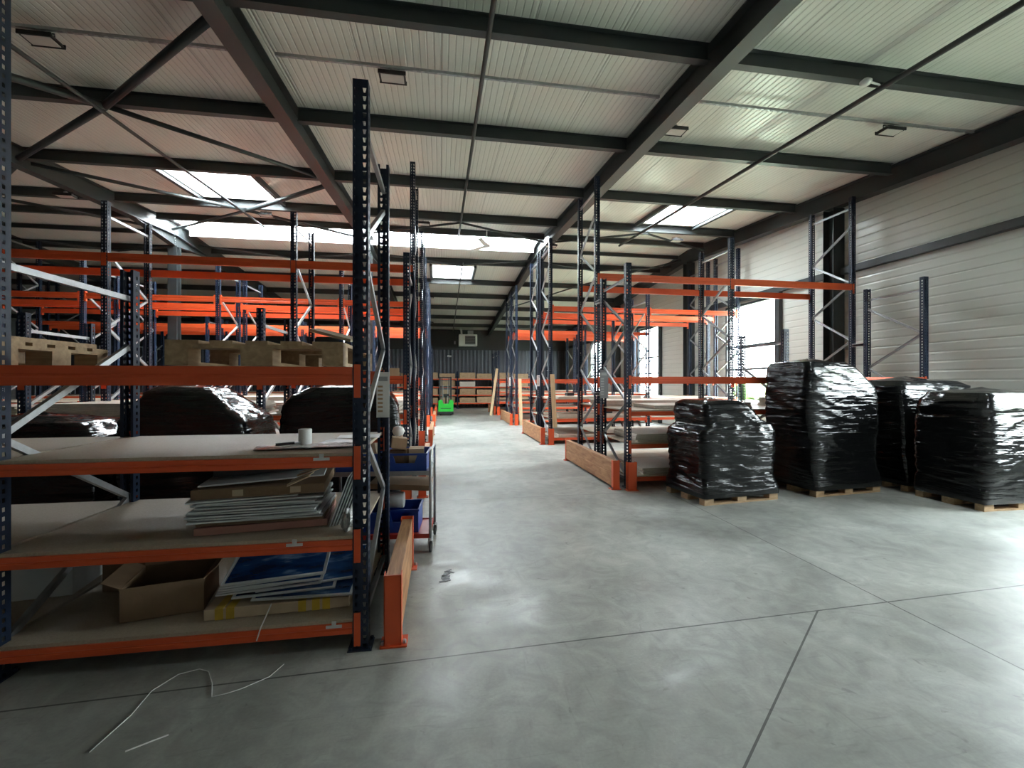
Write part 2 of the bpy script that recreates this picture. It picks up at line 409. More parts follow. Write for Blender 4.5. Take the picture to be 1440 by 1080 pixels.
# ridge light and square rooflights, the last an unseen addition for floor light
x0, x1, y0, y1 = strip
mb = MB()
w_ = struct(MB().add([], []) or panel_grid([x0, x1], [y0, RIDGE, y1], [], lambda u, v, w: (u, v, zr(v)+.11+w), .01).build('window_5', M['poly']))
fr = MB(); fr.box(x0, x1, y1-.03, y1+.0, zr(y1)-.17, zr(y1)+.1).box(x0, x1, y0-.0, y0+.05, zr(y0)-.04, zr(y0)+.1)
fr.build('frame', M['white'], w_)
hk = 0
for k in range(10):
    xx = x0+.7+k*1.15
    MB().tube([(xx, y0+.03, zr(y0)-.02), (xx, y0+.05, zr(y0)-.10), (xx, y0+.12, zr(y0)-.12)], .012, 6).build('catch', M['white'], w_)
for k in range(1, 8): MB().box(x0+k*1.41-.015, x0+k*1.41+.015, y0+.03, y1-.03, zr(14.1)+.09, zr(14.1)+.10).build('glazing_bar', M['alu'], w_)
for i, (a, b, c, d) in enumerate(rooflights):
    w_ = struct(panel_grid([a, b], [c, d], [], lambda u, v, w: (u, v, zr(v)+.42+w), .012).build('window_%d' % (6+i), M['poly']))
    cb = MB(); t = .03
    for (p, q, r_, s_) in ((a, a+t, c, d), (b-t, b, c, d), (a, b, c, c+t), (a, b, d-t, d)):
        m_ = panel_grid([p, q], [r_, s_], [], lambda u, v, w: (u, v, zr(v)-.02+w), .44); cb.add(m_.v, m_.f)
    cb.build('curb', M['white'], w_)
    tr = MB(); t = .09
    for (p, q, r_, s_) in ((a-t, a, c-t, d+t), (b, b+t, c-t, d+t)):
        m_ = panel_grid([p, q], [r_, s_], [], lambda u, v, w: (u, v, zr(v)-.10+w), .098); tr.add(m_.v, m_.f)
    tr.build('trimmer', M['steel'], w_)
    zz = zr((c+d)/2); g = MB()
    xm = (a+b)/2
    g.bar((a+.05, c+.55, zz+.28), (b-.05, c+.55, zz+.28), .03, .03)
    g.tube([(xm-.1, c+.1, zz+.12), (xm-.25, c+.4, zz+.25), (xm, c+.7, zz+.33), (xm+.2, c+.45, zz+.25), (xm+.1, c+.1, zz+.12)], .014, 6)
    g.tube([(xm+.05, c+.05, zz+.1), (xm+.05, c+.8, zz+.36)], .02, 8).box(xm-.18, xm+.18, c+.05, c+.12, zz+.06, zz+.13)
    g.build('opener', M['grey'], w_)

# pipes hung below the purlins in the middle of each bay
def hung_pipe(name, label, x, r, ya, yb, d):
    pts = [(x, y, zr(y)-d) for y in [ya+(yb-ya)*k/14 for k in range(15)]]
    return tag(MB().tube(pts, r, 10).build(name, M['steel'], smooth=True), label, 'pipe')
hung_pipe('hanging_pipe', 'dark pipe running towards the far wall under the roof above the aisle', .50, .028, -1.2, 12.8, .235)
hung_pipe('hanging_pipe', 'dark pipe under the far roof slope past the ridge light, above the aisle', .75, .026, 15.4, 28.4, .235)
p_ = hung_pipe('hanging_pipe', 'long dark pipe under the roof panels between the right rafter and right wall', 5.42, .034, -1.2, 12.8, .255)
for k in (4.68, 6.95, 9.2): MB().tube([(5.42, k, zr(k)-.27), (5.42, k, zr(k)-.19)], .012, 6).build('clamp', M['galv'], p_)
hung_pipe('hanging_pipe', 'thin pipe crossing the open roof bracing at upper left', -4.66, .028, 1.5, 12.6, .30)
# conduit drop above the aisle
t = thing('pull_switch', 'thin cord with a small box hanging in front of the dark far wall', 'switch', (.86, 28.0, 0))
MB().tube([(0, 0, 5.05), (0, 0, 4.22)], .012, 6).build('cord', M['dark'], t); MB().box(-.05, .05, -.05, .05, 4.05, 4.24).build('box', M['grey'], t)

# perforated cable rails
def rail(x0, x1, y, label):
    mb = MB(); z = zr(y)-.10; p = .1; n_ = int((x1-x0)/p); w = .014
    for k in range(n_):
        a = x0+k*p
        mb.box(a, a+p*.45, y-w, y+w, z-.0015, z+.0015)
        mb.box(a+p*.45, a+p, y-w, y-w*.45, z-.0015, z+.0015).box(a+p*.45, a+p, y+w*.45, y+w, z-.0015, z+.0015)
    for yy in (y-w, y+w): mb.box(x0, x0+n_*p, yy-.0015, yy+.0015, z, z+.035)
    return tag(mb.build('cable_rail', M['galv'], rot=(0,0,0)), label, 'rail')
for a, b, s_ in ((-12.7, -7.65, 'left of the second rafter from the left'), (-7.35, -2.25, 'across the bay with the left rooflight'), (-1.95, 3.0, 'across the bay above the aisle'), (3.3, 8.28, 'between the right rafter and right wall')):
    rail(a, b, 5.60, 'perforated grey cable rail, the nearer one, '+s_)
for a, b, s_ in ((-7.35, -2.25, 'beyond the left rooflight'), (3.3, 8.28, 'beyond the right rooflight')):
    rail(a, b, 11.75, 'perforated grey cable rail, the farther one, '+s_)

def lamp0():
    t = thing('ceiling_light', '', 'ceiling light')
    h = MB(); h.ext([(-.16, -.02), (-.19, -.075), (.19, -.075), (.16, -.02)], 1, -.10, .10)
    h.box(-.195, .195, -.115, -.10, -.085, -.03).box(-.195, .195, .10, .115, -.085, -.03)
    h.build('housing', M['dark'], t)
    MB().box(-.16, .16, -.085, .085, -.082, -.076).build('diffuser', M['lens'], t)
    MB().lathe([(.035, -.02), (.045, .0), (.045, .035), (.02, .05)], 12).build('driver_cap', M['grey'], t)
    MB().tube([(-.15, 0, -.05), (-.15, 0, .03), (.15, 0, .03), (.15, 0, -.05)], .008, 6).build('bracket', M['dark'], t)
    return t
L0 = lamp0()
lamps = [(-4.4, 5.66, .12, 'rectangular ceiling light at upper left, on the near cable rail'), (-.60, 5.66, .12, 'rectangular ceiling light over the tall rack post left of the aisle'),
         (3.46, 6.1, .20, 'rectangular ceiling light fixed beside the near part of the right rafter'), (6.75, 5.66, .12, 'rectangular ceiling light closest to the right wall'),
         (-4.25, 11.6, .22, 'small ceiling light below the left square rooflight'), (-.45, 11.6, .22, 'small ceiling light near the ridge light, above the tall posts'),
         (3.1, 12.2, .47, 'small ceiling light under the right rafter beside the ridge light'), (6.6, 11.55, .30, 'small ceiling light just beyond the right square rooflight'),
         (-.5, 20.0, .25, 'far ceiling light left of the aisle beyond the ridge'), (3.1, 20.4, .46, 'far ceiling light under the right rafter beyond the ridge'),
         (-.6, 25.6, .25, 'farthest ceiling light above the left racks by the dark wall'), (-7.5, 10.2, .47, 'ceiling light under the big rafter above the tall left racks')]
for i, (x, y, d, lb) in enumerate(lamps):
    o = L0 if i == 0 else copy_tree(L0)
    o.location = (x, y, zr(y)-d); o.scale = (.86,)*3; o['label'] = lb; o['group'] = 'rectangular ceiling lights'

# ceiling fan
fx, fy = 1.27, 12.3; fz = zr(fy)-.62
t = thing('ceiling_fan', 'white three-bladed ceiling fan below the ridge light', 'fan', (fx, fy, fz))
MB().tube([(0, 0, .04), (0, 0, .60)], .012, 8).build('rod', M['white'], t); MB().lathe([(.02, .0), (.09, .01), (.10, .05), (.05, .09), (.02, .10)], 20).build('motor', M['white'], t, smooth=True)
MB().lathe([(.06, .54), (.03, .49), (.02, .48)], 14).build('canopy', M['white'], t)
for k in range(3):
    mt = Matrix.Rotation(R(8+k*120), 4, 'Z') @ Matrix.Rotation(R(9), 4, 'X')
    MB().box(.09, .68, -.065, .065, .03, .038, mt).build('blade', M['white'], t)
t = thing('smoke_detector', 'small white round detector on the purlin by the right pipe', 'detector', (5.13, 4.60, zr(4.6)-.24))
MB().lathe([(.03, -.05), (.06, -.03), (.065, .0), (.03, .03)], 16).build('sensor', M['white'], t, smooth=True); MB().tube([(.05, 0, 0), (.22, .02, -.005)], .012, 6).build('conduit', M['white'], t)

# heater on the far wall
t = thing('unit_heater', 'white box heater with a dark grille high on the far wall', 'heater', (1.70, 28.35, 3.95))
MB().box(-.58, .58, -.35, .35, 0, .74).build('casing', M['white'], t, bevel=.02)
MB().box(-.2, .46, -.362, -.352, .1, .64).build('grille', M['dark'], t)
sl = MB()
for k in range(8): sl.box(-.2, .46, -.375, -.362, .12+k*.064, .14+k*.064)
sl.build('louvre', M['grey'], t); MB().box(.0, .35, -.15, .2, .74, 1.0).build('flue_box', M['grey'], t)
MB().tube([(-.4, 0, .74), (-.42, 0, 1.0), (-.48, 0, 1.14)], .06, 12).build('flue_pipe', M['white'], t, smooth=True)
MB().bar((-.5, .35, .1), (-.5, .86, .1), .04, .04).bar((.5, .35, .1), (.5, .86, .1), .04, .04).build('bracket', M['dark'], t)
t = thing('security_camera', 'small white camera on an arm on the far ribbed wall', 'camera', (.55, 29.235, 3.3))
MB().tube([(0, 0, 0), (0, -.2, .05)], .02, 8).build('arm', M['white'], t); MB().tube([(-.15, -.24, .05), (.12, -.24, .03)], .05, 10).build('camera_body', M['white'], t)

# ------------------------------------------------------------------ pallet racking
PITCH = .05
def perf(mb, us, hole_cols, z0, z1, P, narrow=.0055, hh=.028):
    """perforated strip: vertical plate split at us, openings in hole_cols at every pitch (keyhole: narrower below)"""
    lev = []; z = z0
    while z + PITCH <= z1+1e-6: lev += [(z, 1), (z+hh, 0)]; z += PITCH
    lev.append((max(z, z1), 1)) if z < z1-1e-4 else lev.append((z1, 1))
    vs = []; nn = len(us)
    for zz, nar in lev:
        row = list(us)
        if nar:
            for c in hole_cols:
                row[c] += narrow; row[c+1] -= narrow
        vs += [P(u, zz) for u in row]
    fs = []
    for i in range(len(lev)-1):
        for j in range(nn-1):
            if i % 2 == 0 and i < len(lev)-2 and j in hole_cols: continue
            fs.append((i*nn+j, i*nn+j+1, (i+1)*nn+j+1, (i+1)*nn+j))
    mb.add(vs, fs)
UPR = {}
def upright_mesh(h):
    if h in UPR: return UPR[h]
    mb = MB(); W = .045; D = .075
    perf(mb, [-W, -.035, -.013, .013, .035, W], (1, 3), 0, h, lambda u, z: (u, 0, z))
    for sx in (-1, 1):
        perf(mb, [0, .024, .044, D], (1,), 0, h, lambda u, z: (sx*W, u, z), narrow=.0, hh=.024)
        mb.add([(sx*W, D, 0), (sx*(W-.02), D, 0), (sx*(W-.02), D, h), (sx*W, D, h)], [(0,1,2,3)])
        mb.add([(sx*(W-.02), D, 0), (sx*(W-.02), D-.012, 0), (sx*(W-.02), D-.012, h), (sx*(W-.02), D, h)], [(0,1,2,3)])
    UPR[h] = mb.mesh('upright', M['navy']); return UPR[h]
bpm = MB(); bpm.box(-.07, .07, -.035, .10, 0, .006)
for sx in (-.055, .055): bpm.lathe([(.012, .006), (.012, .022)], 6, (sx, -.018, 0)).lathe([(.012, .006), (.012, .022)], 6, (sx, .085, 0))
BASE = bpm.mesh('base_plate', M['navy'])
BR = {}
def brace_mesh(dy, dz):
    k = (round(dy, 3), round(dz, 3))
    if k not in BR:
        mb = MB(); a, b = Vector((0, 0, 0)), Vector((0, dy, dz)); d = (b-a).normalized(); nrm = Vector((1, 0, 0)).cross(d)
        for s_ in (-1, 1): mb.bar(a+nrm*s_*.018, b+nrm*s_*.018, .028, .003, up=nrm)
        mb.bar(a+Vector((.013, 0, 0)), b+Vector((.013, 0, 0)), .003, .036, up=nrm)
        BR[k] = mb.mesh('brace', M['galv'])
    return BR[k]
CN = None
def connector_mesh():
    global CN
    if CN: return CN
    mb = MB()
    perf(mb, [0, .010, .024, .034], (1,), 0, .2, lambda u, z: (u, 0, z), narrow=.004, hh=.022)
    mb.box(-.003, 0, 0, .045, 0, .2)
    mb.add([(0, .003, 0), (.034, .003, 0), (.034, .003, .2), (0, .003, .2)], [(0,1,2,3)])
    CN = mb.mesh('connector', M['orange']); return CN
BM = {}
def beam_mesh(l, h, withc):
    k = (round(l, 3), h, withc)
    if k not in BM:
        mb = MB(); D = .045
        mb.ext([(0, -h), (D, -h), (D, -.018), (.026, -.018), (.026, 0), (0, 0), (0, -h*.40), (.004, -h*.45), (.004, -h*.55), (0, -h*.60)], 0, 0, l)
        if withc:
            for xx in (0, l-.035): mb.box(xx, xx+.035, -.004, .047, -h-.06, .035)
        BM[k] = mb.mesh('beam', M['orange'])
    return BM[k]
DK = {}
def deck(l, d):
    k = (round(l, 3), round(d, 3))
    if k not in DK: DK[k] = MB().box(0, l, 0, d, 0, .02).mesh('deck_board', M['chip'])
    return DK[k]
clip_mb = MB(); clip_mb.box(-.045, .045, -.006, 0, -.02, -.004).box(-.012, .012, -.007, 0, -.004, .02); CLIP = clip_mb.mesh('board_clip', M['alu'])

def frame(t, x, y, depth, hf, hb):
    """two uprights and the zigzag bracing between them; parts of the rack t"""
    hmin = min(hf, hb)
    u = link('upright', upright_mesh(hf), t, (x, y, 0)); link('base_plate', BASE, u, (0, 0, .0))
    u = link('upright', upright_mesh(hb), t, (x, y+depth, 0), (0, 0, PI)); link('base_plate', BASE, u, (0, 0, .0))
    z = .14; side = 0; a, b = y+.05, y+depth-.05
    link('brace', brace_mesh(b-a, 0), t, (x, a, .13))
    while z < hmin-.12:
        z2 = z+.58
        if z2 > hmin-.30: break
        if side == 0: link('brace', brace_mesh(b-a, z2-z), t, (x, a, z))
        else: link('brace', brace_mesh(a-b, z2-z), t, (x, b, z))
        z = z2; side ^= 1
    link('brace', brace_mesh(b-a, 0), t, (x, a, hmin-.22))

def rack(label, xs, heights, y, depth=1.10, levels=(.16, .66, 1.16), top=None, mid=True, detail=False, group=None, skip=(), backs=True):
    t = thing('pallet_rack', label, 'pallet rack', (xs[0], y, 0), 0, group)
    x0 = xs[0]
    for x, h in zip(xs, heights):
        hf, hb = h if isinstance(h, tuple) else (h, h)
        frame(t, x-x0, 0, depth, hf, hb)
    for i in range(len(xs)-1):
        a, b = sorted((xs[i]-x0, xs[i+1]-x0)); a += .047; b -= .047; l = b-a
        hts = [(z, .065, True) for z in levels]
        if mid: hts.append((1.695, .11, False))
        if top: hts.append((top, .125, False))
        for z, h, dk in hts:
            if (i, z) in skip: continue
            for front in (True, False):
                if front: bo = link('beam', beam_mesh(l, h, not detail), t, (a, -.004, z))
                else: bo = link('beam', beam_mesh(l, h, not detail), t, (b, depth+.004, z), (0, 0, PI))
                if detail:
                    link('connector', connector_mesh(), bo, (-.045, -.006, -h-.075))
                    c2 = link('connector', connector_mesh(), bo, (l+.045, -.006, -h-.075)); c2.scale = (-1, 1, 1)
            if dk: link('deck_board', deck(l+.06, depth-.012), t, (a-.03, .006, z+.001))
    return t

LX = (-.48, -2.385, -5.11, -7.86, -10.6, -13.35)
RXX = (2.82, 5.53, 8.24)
Y0, Y1a, Y1b = 2.75, 6.30, 7.64
r0 = rack('dark blue and orange rack nearest the camera, with panels and boxes on its shelves', LX[:3], [3.43, (4.6, 2.47), 2.47], Y0, 1.12, detail=True)
for zz, xx in ((1.16, -.70), (.66, -.85), (.16, -.63)):
    link('board_clip', CLIP, r0, (xx+.48, -.004, zz))
rack('low rack behind the wrapped loads, second row left of the aisle', LX[:4], [3.43, 2.6, 2.47, 3.43], Y1a, detail=True)
rack('tall rack with dark orange top beams, left of the aisle behind the low second row', LX[:4], [5.37, 4.40, 4.40, 5.37], Y1b, 1.06, top=3.60, detail=True)
rack('rack of the third left row, its front half nearer the camera', LX[:5], [5.37, 4.40, 4.40, 4.40, 5.37], 11.1, top=3.60)
rack('rack of the third left row, back half facing the ridge column', LX[:5], [5.37, 4.40, 4.40, 4.40, 5.37], 12.5, top=3.60)
rack('blue rack of the fourth left row just past the steel columns', LX, [5.3, 3.9, 3.9, 3.9, 3.9, 5.3], 16.35, top=3.60)
rack('blue rack of the fourth left row, its back half', LX, [5.3, 3.9, 3.9, 3.9, 3.9, 5.3], 17.75, top=3.60)
rack('low rack of the last left row beside the green stacker, front half', LX, [3.43, 2.47, 2.47, 3.43, 2.47, 3.43], 21.6)
rack('low rack of the last left row beside the green stacker, back half', LX, [3.43, 2.47, 2.47, 3.43, 2.47, 3.43], 23.0)
rack('low rack right of the aisle, behind the black wrapped loads', RXX, [3.43, 2.47, 3.43], Y1a, detail=True)
rack('tall rack with top beams right of the aisle, behind the wrapped loads', RXX, [5.37, 4.40, 5.37], Y1b, 1.06, top=3.60, detail=True)
rack('second row of racking right of the aisle, front half with the leaning pale plank', RXX, [5.37, 4.05, 5.37], 11.1, top=3.60)
rack('second row of racking right of the aisle, back half in front of the column', RXX, [5.37, 4.05, 5.37], 12.5, top=3.60)
rack('third row of racking right of the aisle, front half', RXX, [5.3, 3.9, 3.9], 16.35, top=3.60)
rack('third row of racking right of the aisle, back half', RXX, [5.3, 3.9, 3.9], 17.75, top=3.60)
rack('fourth low row of racking right of the aisle, front half', RXX, [3.2, 2.47, 3.2], 21.6)
rack('fourth low row of racking right of the aisle, back half', RXX, [3.2, 2.47, 3.2], 23.0)
rack('low rack against the dark ribbed far wall at the end of the aisle', (-3.6, -1.3, 1.0, 3.3, 5.6), [2.3]*5, 27.2, 1.0, levels=(.35, .85, 1.35, 1.85), mid=False)

# row spacers between the double racks
def spacer(x, ya, yb, z, label):
    t = MB().box(x-.055, x+.055, ya, yb, z-.02, z+.02).box(x-.055, x-.045, ya, yb, z-.03, z+.03).build('row_spacer', M['galv'])
    tag(t, label, 'spacer', 'galvanised row spacers')
spacer(2.82, 7.406, 7.634, 3.05, 'upper galvanised spacer between the first two racks right of the aisle')
spacer(2.82, 7.406, 7.634, 1.40, 'lower galvanised spacer between the first two racks right of the aisle')
spacer(8.24, 7.406, 7.634, 2.35, 'galvanised spacer between tall and low posts by the right wall')

# rack-end guards: timber planks between orange brackets
def guard(x, y0, y1, label, side=1, second=True):
    """side = +1: the aisle lies towards +X of the rack end (left rows); -1 for the right rows"""
    t = thing('rack_guard', label, 'rack end guard', (x, y0, 0), 0, 'timber rack-end guards')
    l = y1-y0
    for k in (0, 1):
        MB().box(-.045, .045, .03, l-.03, .04+k*.19, .228+k*.19).build('plank', M['timber'], t, bevel=.004)
    for yy in (0, l):
        b = MB(); s_ = 1 if yy == 0 else -1
        b.box(-.05, .05, yy, yy+s_*.006, .0, .435).box(-.052, -.046, yy, yy+s_*.07, 0, .435).box(.046, .052, yy, yy+s_*.07, 0, .435)
        b.box(-.075 if side > 0 else -.085, .085 if side > 0 else .075, yy-.012*s_, yy+s_*.11, 0, .010)
        bo = b.build('bracket', M['orange'], t)
        MB().lathe([(.012, .010), (.012, .03), (.006, .034)], 6, (.068, yy+.02*s_, 0)).lathe([(.012, .010), (.012, .03), (.006, .034)], 6, (-.062, yy+.02*s_, 0)).build('bolt', M['galv'], bo)
    return t
def protector(x, y, label):
    p = MB(); p.box(-.07, .07, 0, .006, 0, .42).box(-.07, -.064, 0, .08, 0, .42).box(.064, .07, 0, .08, 0, .42).box(-.09, .09, -.02, .10, 0, .008)
    t = tag(p.build('post_protector', M['orange'], loc=(x, y, 0)), label, 'post protector', 'orange post protectors')
g = guard(-.29, 2.73, 3.93, 'timber guard with red-orange bracket at the end of the nearest rack')
for i, (a, b) in enumerate(((6.22, 8.80), (11.05, 13.7), (16.3, 18.95), (21.55, 24.2))):
    nm = ('first', 'second', 'third', 'farthest')[i]
    xr = 2.60+.012*i
    guard(xr-.01, a, b, 'timber plank guard with orange ends, %s along the right side of the aisle' % nm, -1)
    guard(-.26, a, b, 'timber and orange guard on the left side of the aisle, %s beyond the trolley' % nm)
    protector(2.80, a-.10, 'orange protector at the foot of the right-hand rack post, %s down the aisle' % nm)
    protector(-.47, a-.10, 'orange protector at the foot of the left-hand rack post, %s beyond the trolley' % nm)
protector(3.3, 27.0, 'orange protector at the last right post of the far rack')

# ------------------------------------------------------------------ black wrapped loads on pallets
def pallet_parts():
    top = MB(); 
    for y, w in ((-.4, .145), (-.208, .1), (-.05, .1), (.108, .1), (.255, .145)): top.box(-.6, .6, y, y+w, .122, .144)
    for x in (-.6, -.0725, .455): top.box(x, x+.145, -.4, .4, .100, .122)
    top = top.mesh('top_boards', M['pallet'])
    bl = [MB().box(x, x+.145, y, y+w, .022, .100).mesh('block', M['pallet']) for x in (-.6, -.0725, .455) for y, w in ((-.4, .1), (-.0725, .145), (.3, .1))]
    rn = [MB().box(-.6, .6, y, y+w, 0, .022).mesh('bottom_board', M['pallet']) for y, w in ((-.4, .1), (-.0725, .145), (.3, .1))]
    return top, bl, rn
PT = pallet_parts()
def pallet(x, y, z, rz, label, group='wooden pallets', tilt=(0, 0)):
    t = thing('wooden_pallet', label, 'pallet', (x, y, z), rz, group)
    t.rotation_euler = (tilt[0], tilt[1], rz)
    link('top_boards', PT[0], t)
    for b in PT[1]: link('block', b, t)
    for b in PT[2]: link('bottom_board', b, t)
    return t

def wrapped(x, y, rz, prof, label, seed, power=11., group='black wrapped pallet loads', amp=.02, z0=.146, top_dome=.03):
    """prof: list of (z, half x, half y, shift x, shift y); a stretch-wrapped stack with bulges and horizontal folds"""
    n = 136; rows = 88
    p0 = prof[0]; prof = [(.150, .585, .385, 0, 0), (.150, .611, .411, 0, 0), (.088, .613, .413, 0, 0), (.088, .618, .418, 0, 0), (.15, .622, .422, 0, 0), (.30, max(p0[1], .60), max(p0[2], .40), 0, 0)]+list(prof[1:])
    zs_ = [p[0] for p in prof]; lo, hi = zs_[0], zs_[-1]
    # parametrise by arc length so that shoulders get enough rows
    L_ = [0.]
    for a, b in zip(prof, prof[1:]): L_.append(L_[-1]+math.hypot(b[0]-a[0], max(abs(b[1]-a[1]), abs(b[2]-a[2]))*.9)+1e-4)
    def at(s):
        s *= L_[-1]
        for i in range(len(prof)-1):
            if s <= L_[i+1] or i == len(prof)-2:
                t_ = min(1, (s-L_[i])/(L_[i+1]-L_[i])); return [prof[i][k]+(prof[i+1][k]-prof[i][k])*t_ for k in range(5)]
    vs = []; fs = []
    off = Vector((seed*7.3, seed*3.1, seed*1.7))
    ss_ = [L_[i]/L_[-1] for i in range(5)]; ss_ += [ss_[4]+(1-ss_[4])*i/(rows-4) for i in range(1, rows-3)]
    for r_ in range(rows+1):
        z, hx, hy, sx, sy = at(ss_[r_])
        for j in range(n):
            a = 2*PI*j/n; c_, s_ = math.cos(a), math.sin(a)
            e = power+26*max(0, min(1, (.34-z)/.15))
            rr = (abs(c_)**e+abs(s_)**e)**(-1/e)
            px, py = hx*rr*c_, hy*rr*s_
            big = noise.noise(Vector((px*1.5, py*1.5, z*1.7))+off)*amp*1.6
            q = Vector((px*2.2, py*2.2, z*11+px*2.5*math.sin(seed)))+off
            ridge_ = (1-abs(noise.noise(q)))**3
            f = big + (ridge_-.45)*amp*.9 + noise.noise(q*2.7)*amp*.25
            f *= max(0, min(1, (z-.16)/.16))
            k = Vector((c_, s_, 0))
            vs.append((px+sx+k.x*f, py+sy+k.y*f, z-lo+noise.noise(Vector((px*3, py*3, 9))+off)*.015*(z > .4)))
    for r_ in range(rows):
        fs += [(r_*n+j, r_*n+(j+1) % n, (r_+1)*n+(j+1) % n, (r_+1)*n+j) for j in range(n)]
    # crumpled top, in rings towards the middle
    base = rows*n; z, hx, hy, sx, sy = prof[-1]
    rings = 14; prev = base
    for q_ in range(1, rings):
        k_ = 1-q_/rings; b0 = len(vs)
        for j in range(n):
            v = vs[base+j]; px = sx+(v[0]-sx)*k_; py = sy+(v[1]-sy)*k_
            vs.append((px, py, v[2]+top_dome*(1-k_*k_)+noise.noise(Vector((px*5, py*5, 3))+off)*.03*(1-k_**3)))
        fs += [(prev+j, prev+(j+1) % n, b0+(j+1) % n, b0+j) for j in range(n)]; prev = b0
    vs.append((sx, sy, vs[prev][2]+.004)); c0 = len(vs)-1
    fs += [(prev+j, prev+(j+1) % n, c0) for j in range(n)]
    fs.append(tuple(range(n-1, -1, -1)))
    mb = MB(); mb.add(vs, fs)
    return tag(mb.build('wrapped_load', M['wrap'], loc=(x, y, lo+z0-.146), rot=(0, 0, rz), smooth=True), label, 'wrapped load', group)

r7 = R(7)
pallet(3.92, 5.68, 0, r7, 'wooden pallet under the lowest black wrapped load, nearest the aisle')
wrapped(3.92, 5.68, r7, [(.146, .59, .395, 0, 0), (.5, .61, .41, 0, 0), (.86, .62, .42, -.02, 0), (.96, .60, .41, -.02, 0), (1.03, .53, .39, .02, .0), (1.10, .46, .37, -.08, 0), (1.22, .41, .36, -.14, 0), (1.31, .36, .34, -.17, 0), (1.36, .28, .26, -.18, 0), (1.375, .12, .12, -.18, 0)],
        'low black wrapped load with a hump on top, nearest the aisle', 1)
pallet(5.72, 5.815, 0, R(6), 'wooden pallet under the tallest black wrapped load')
wrapped(5.72, 5.815, R(6), [(.146, .62, .38, 0, 0), (.45, .63, .39, 0, 0), (.78, .62, .39, -.01, 0), (.84, .66, .40, -.02, 0), (1.1, .69, .40, -.04, 0), (1.4, .69, .41, -.05, 0), (1.53, .66, .40, -.07, 0), (1.68, .55, .39, -.16, 0), (1.83, .44, .37, -.25, 0), (1.90, .36, .33, -.30, 0), (1.925, .15, .15, -.3, 0)],
        'tallest black wrapped load, second from the aisle', 2)
pallet(7.33, 5.84, 0, R(3), 'wooden pallet under the wrapped load in the back beside the right wall')
wrapped(7.33, 5.84, R(3), [(.146, .59, .36, 0, 0), (.6, .61, .38, 0, 0), (1.1, .62, .38, -.01, 0), (1.3, .64, .38, -.02, 0), (1.46, .70, .38, .02, 0), (1.56, .72, .37, .05, 0), (1.63, .60, .30, .0, 0), (1.665, .25, .12, -.1, 0)],
        'black wrapped load with a wide ragged top, behind the load by the right wall', 3)
pallet(7.24, 4.82, 0, R(0), 'wooden pallet under the black wrapped load at the right edge')
wrapped(7.24, 4.82, R(0), [(.146, .59, .43, 0, 0), (.6, .61, .46, 0, 0), (1.12, .61, .46, 0, 0), (1.18, .58, .44, 0, 0), (1.26, .62, .45, 0, 0), (1.38, .60, .43, .02, 0), (1.47, .52, .37, .0, 0), (1.50, .25, .2, -.05, 0)],
        'squat black wrapped load at the right edge of the picture, nearest the camera', 4)
pallet(-1.08, 5.28, 0, R(3), 'wooden pallet behind the nearest rack, under the load by the white paper roll')
wrapped(-1.08, 5.28, R(3), [(.146, .58, .40, 0, 0), (.6, .60, .41, 0, 0), (1.1, .60, .42, 0, 0), (1.35, .57, .40, 0, 0), (1.47, .50, .36, 0, 0), (1.55, .36, .27, 0, 0), (1.58, .14, .1, 0, 0)],
        'black wrapped load seen through the nearest rack, right one of three', 5)
pallet(-2.58, 5.28, 0, R(-3), 'wooden pallet behind the nearest rack, under the middle of three loads')
wrapped(-2.58, 5.28, R(-3), [(.146, .62, .40, 0, 0), (.7, .64, .41, 0, 0), (1.1, .62, .42, 0, 0), (1.22, .60, .40, -.02, 0), (1.36, .46, .36, -.06, 0), (1.50, .33, .30, -.10, 0), (1.555, .27, .22, -.1, 0), (1.565, .1, .08, -.1, 0)],
        'black wrapped load with sloping sides seen through the nearest rack, middle of three', 6)
pallet(-3.98, 5.28, 0, 0, 'wooden pallet behind the nearest rack at its far left end')
wrapped(-3.98, 5.28, 0, [(.146, .60, .40, 0, 0), (.7, .62, .41, 0, 0), (1.05, .61, .41, 0, 0), (1.2, .5, .36, -.05, 0), (1.26, .3, .2, -.1, 0), (1.27, .1, .08, -.1, 0)],
        'lowest black wrapped load seen through the nearest rack, left one of three', 8)

# ------------------------------------------------------------------ things on the nearest rack
pq = pallet(-1.06, 3.31, 1.70, R(90), 'wooden pallet lying on the upper beams of the nearest rack beside its tall post')
pq.scale = (.93, 1.2, 1)
pallet(-3.05, 3.30, 1.70, 0, 'wooden pallet on the upper beams of the nearest rack at the left edge')
tag(MB().box(-.55, .55, -.36, .36, 0, .03).build('wooden_board', M['pallet'], loc=(-3.03, 3.28, 1.846), rot=(0, 0, R(-3))), 'flat wooden board lying on the pallet at upper left', 'board')
tag(MB().box(-.16, .16, -.05, .05, 0, .018).build('broken_slat', M['card_light'], loc=(-.68, 2.98, 1.90), rot=(R(8), R(14), R(-25))), 'short pale slat tilted on the pallet beside the tall post', 'slat')

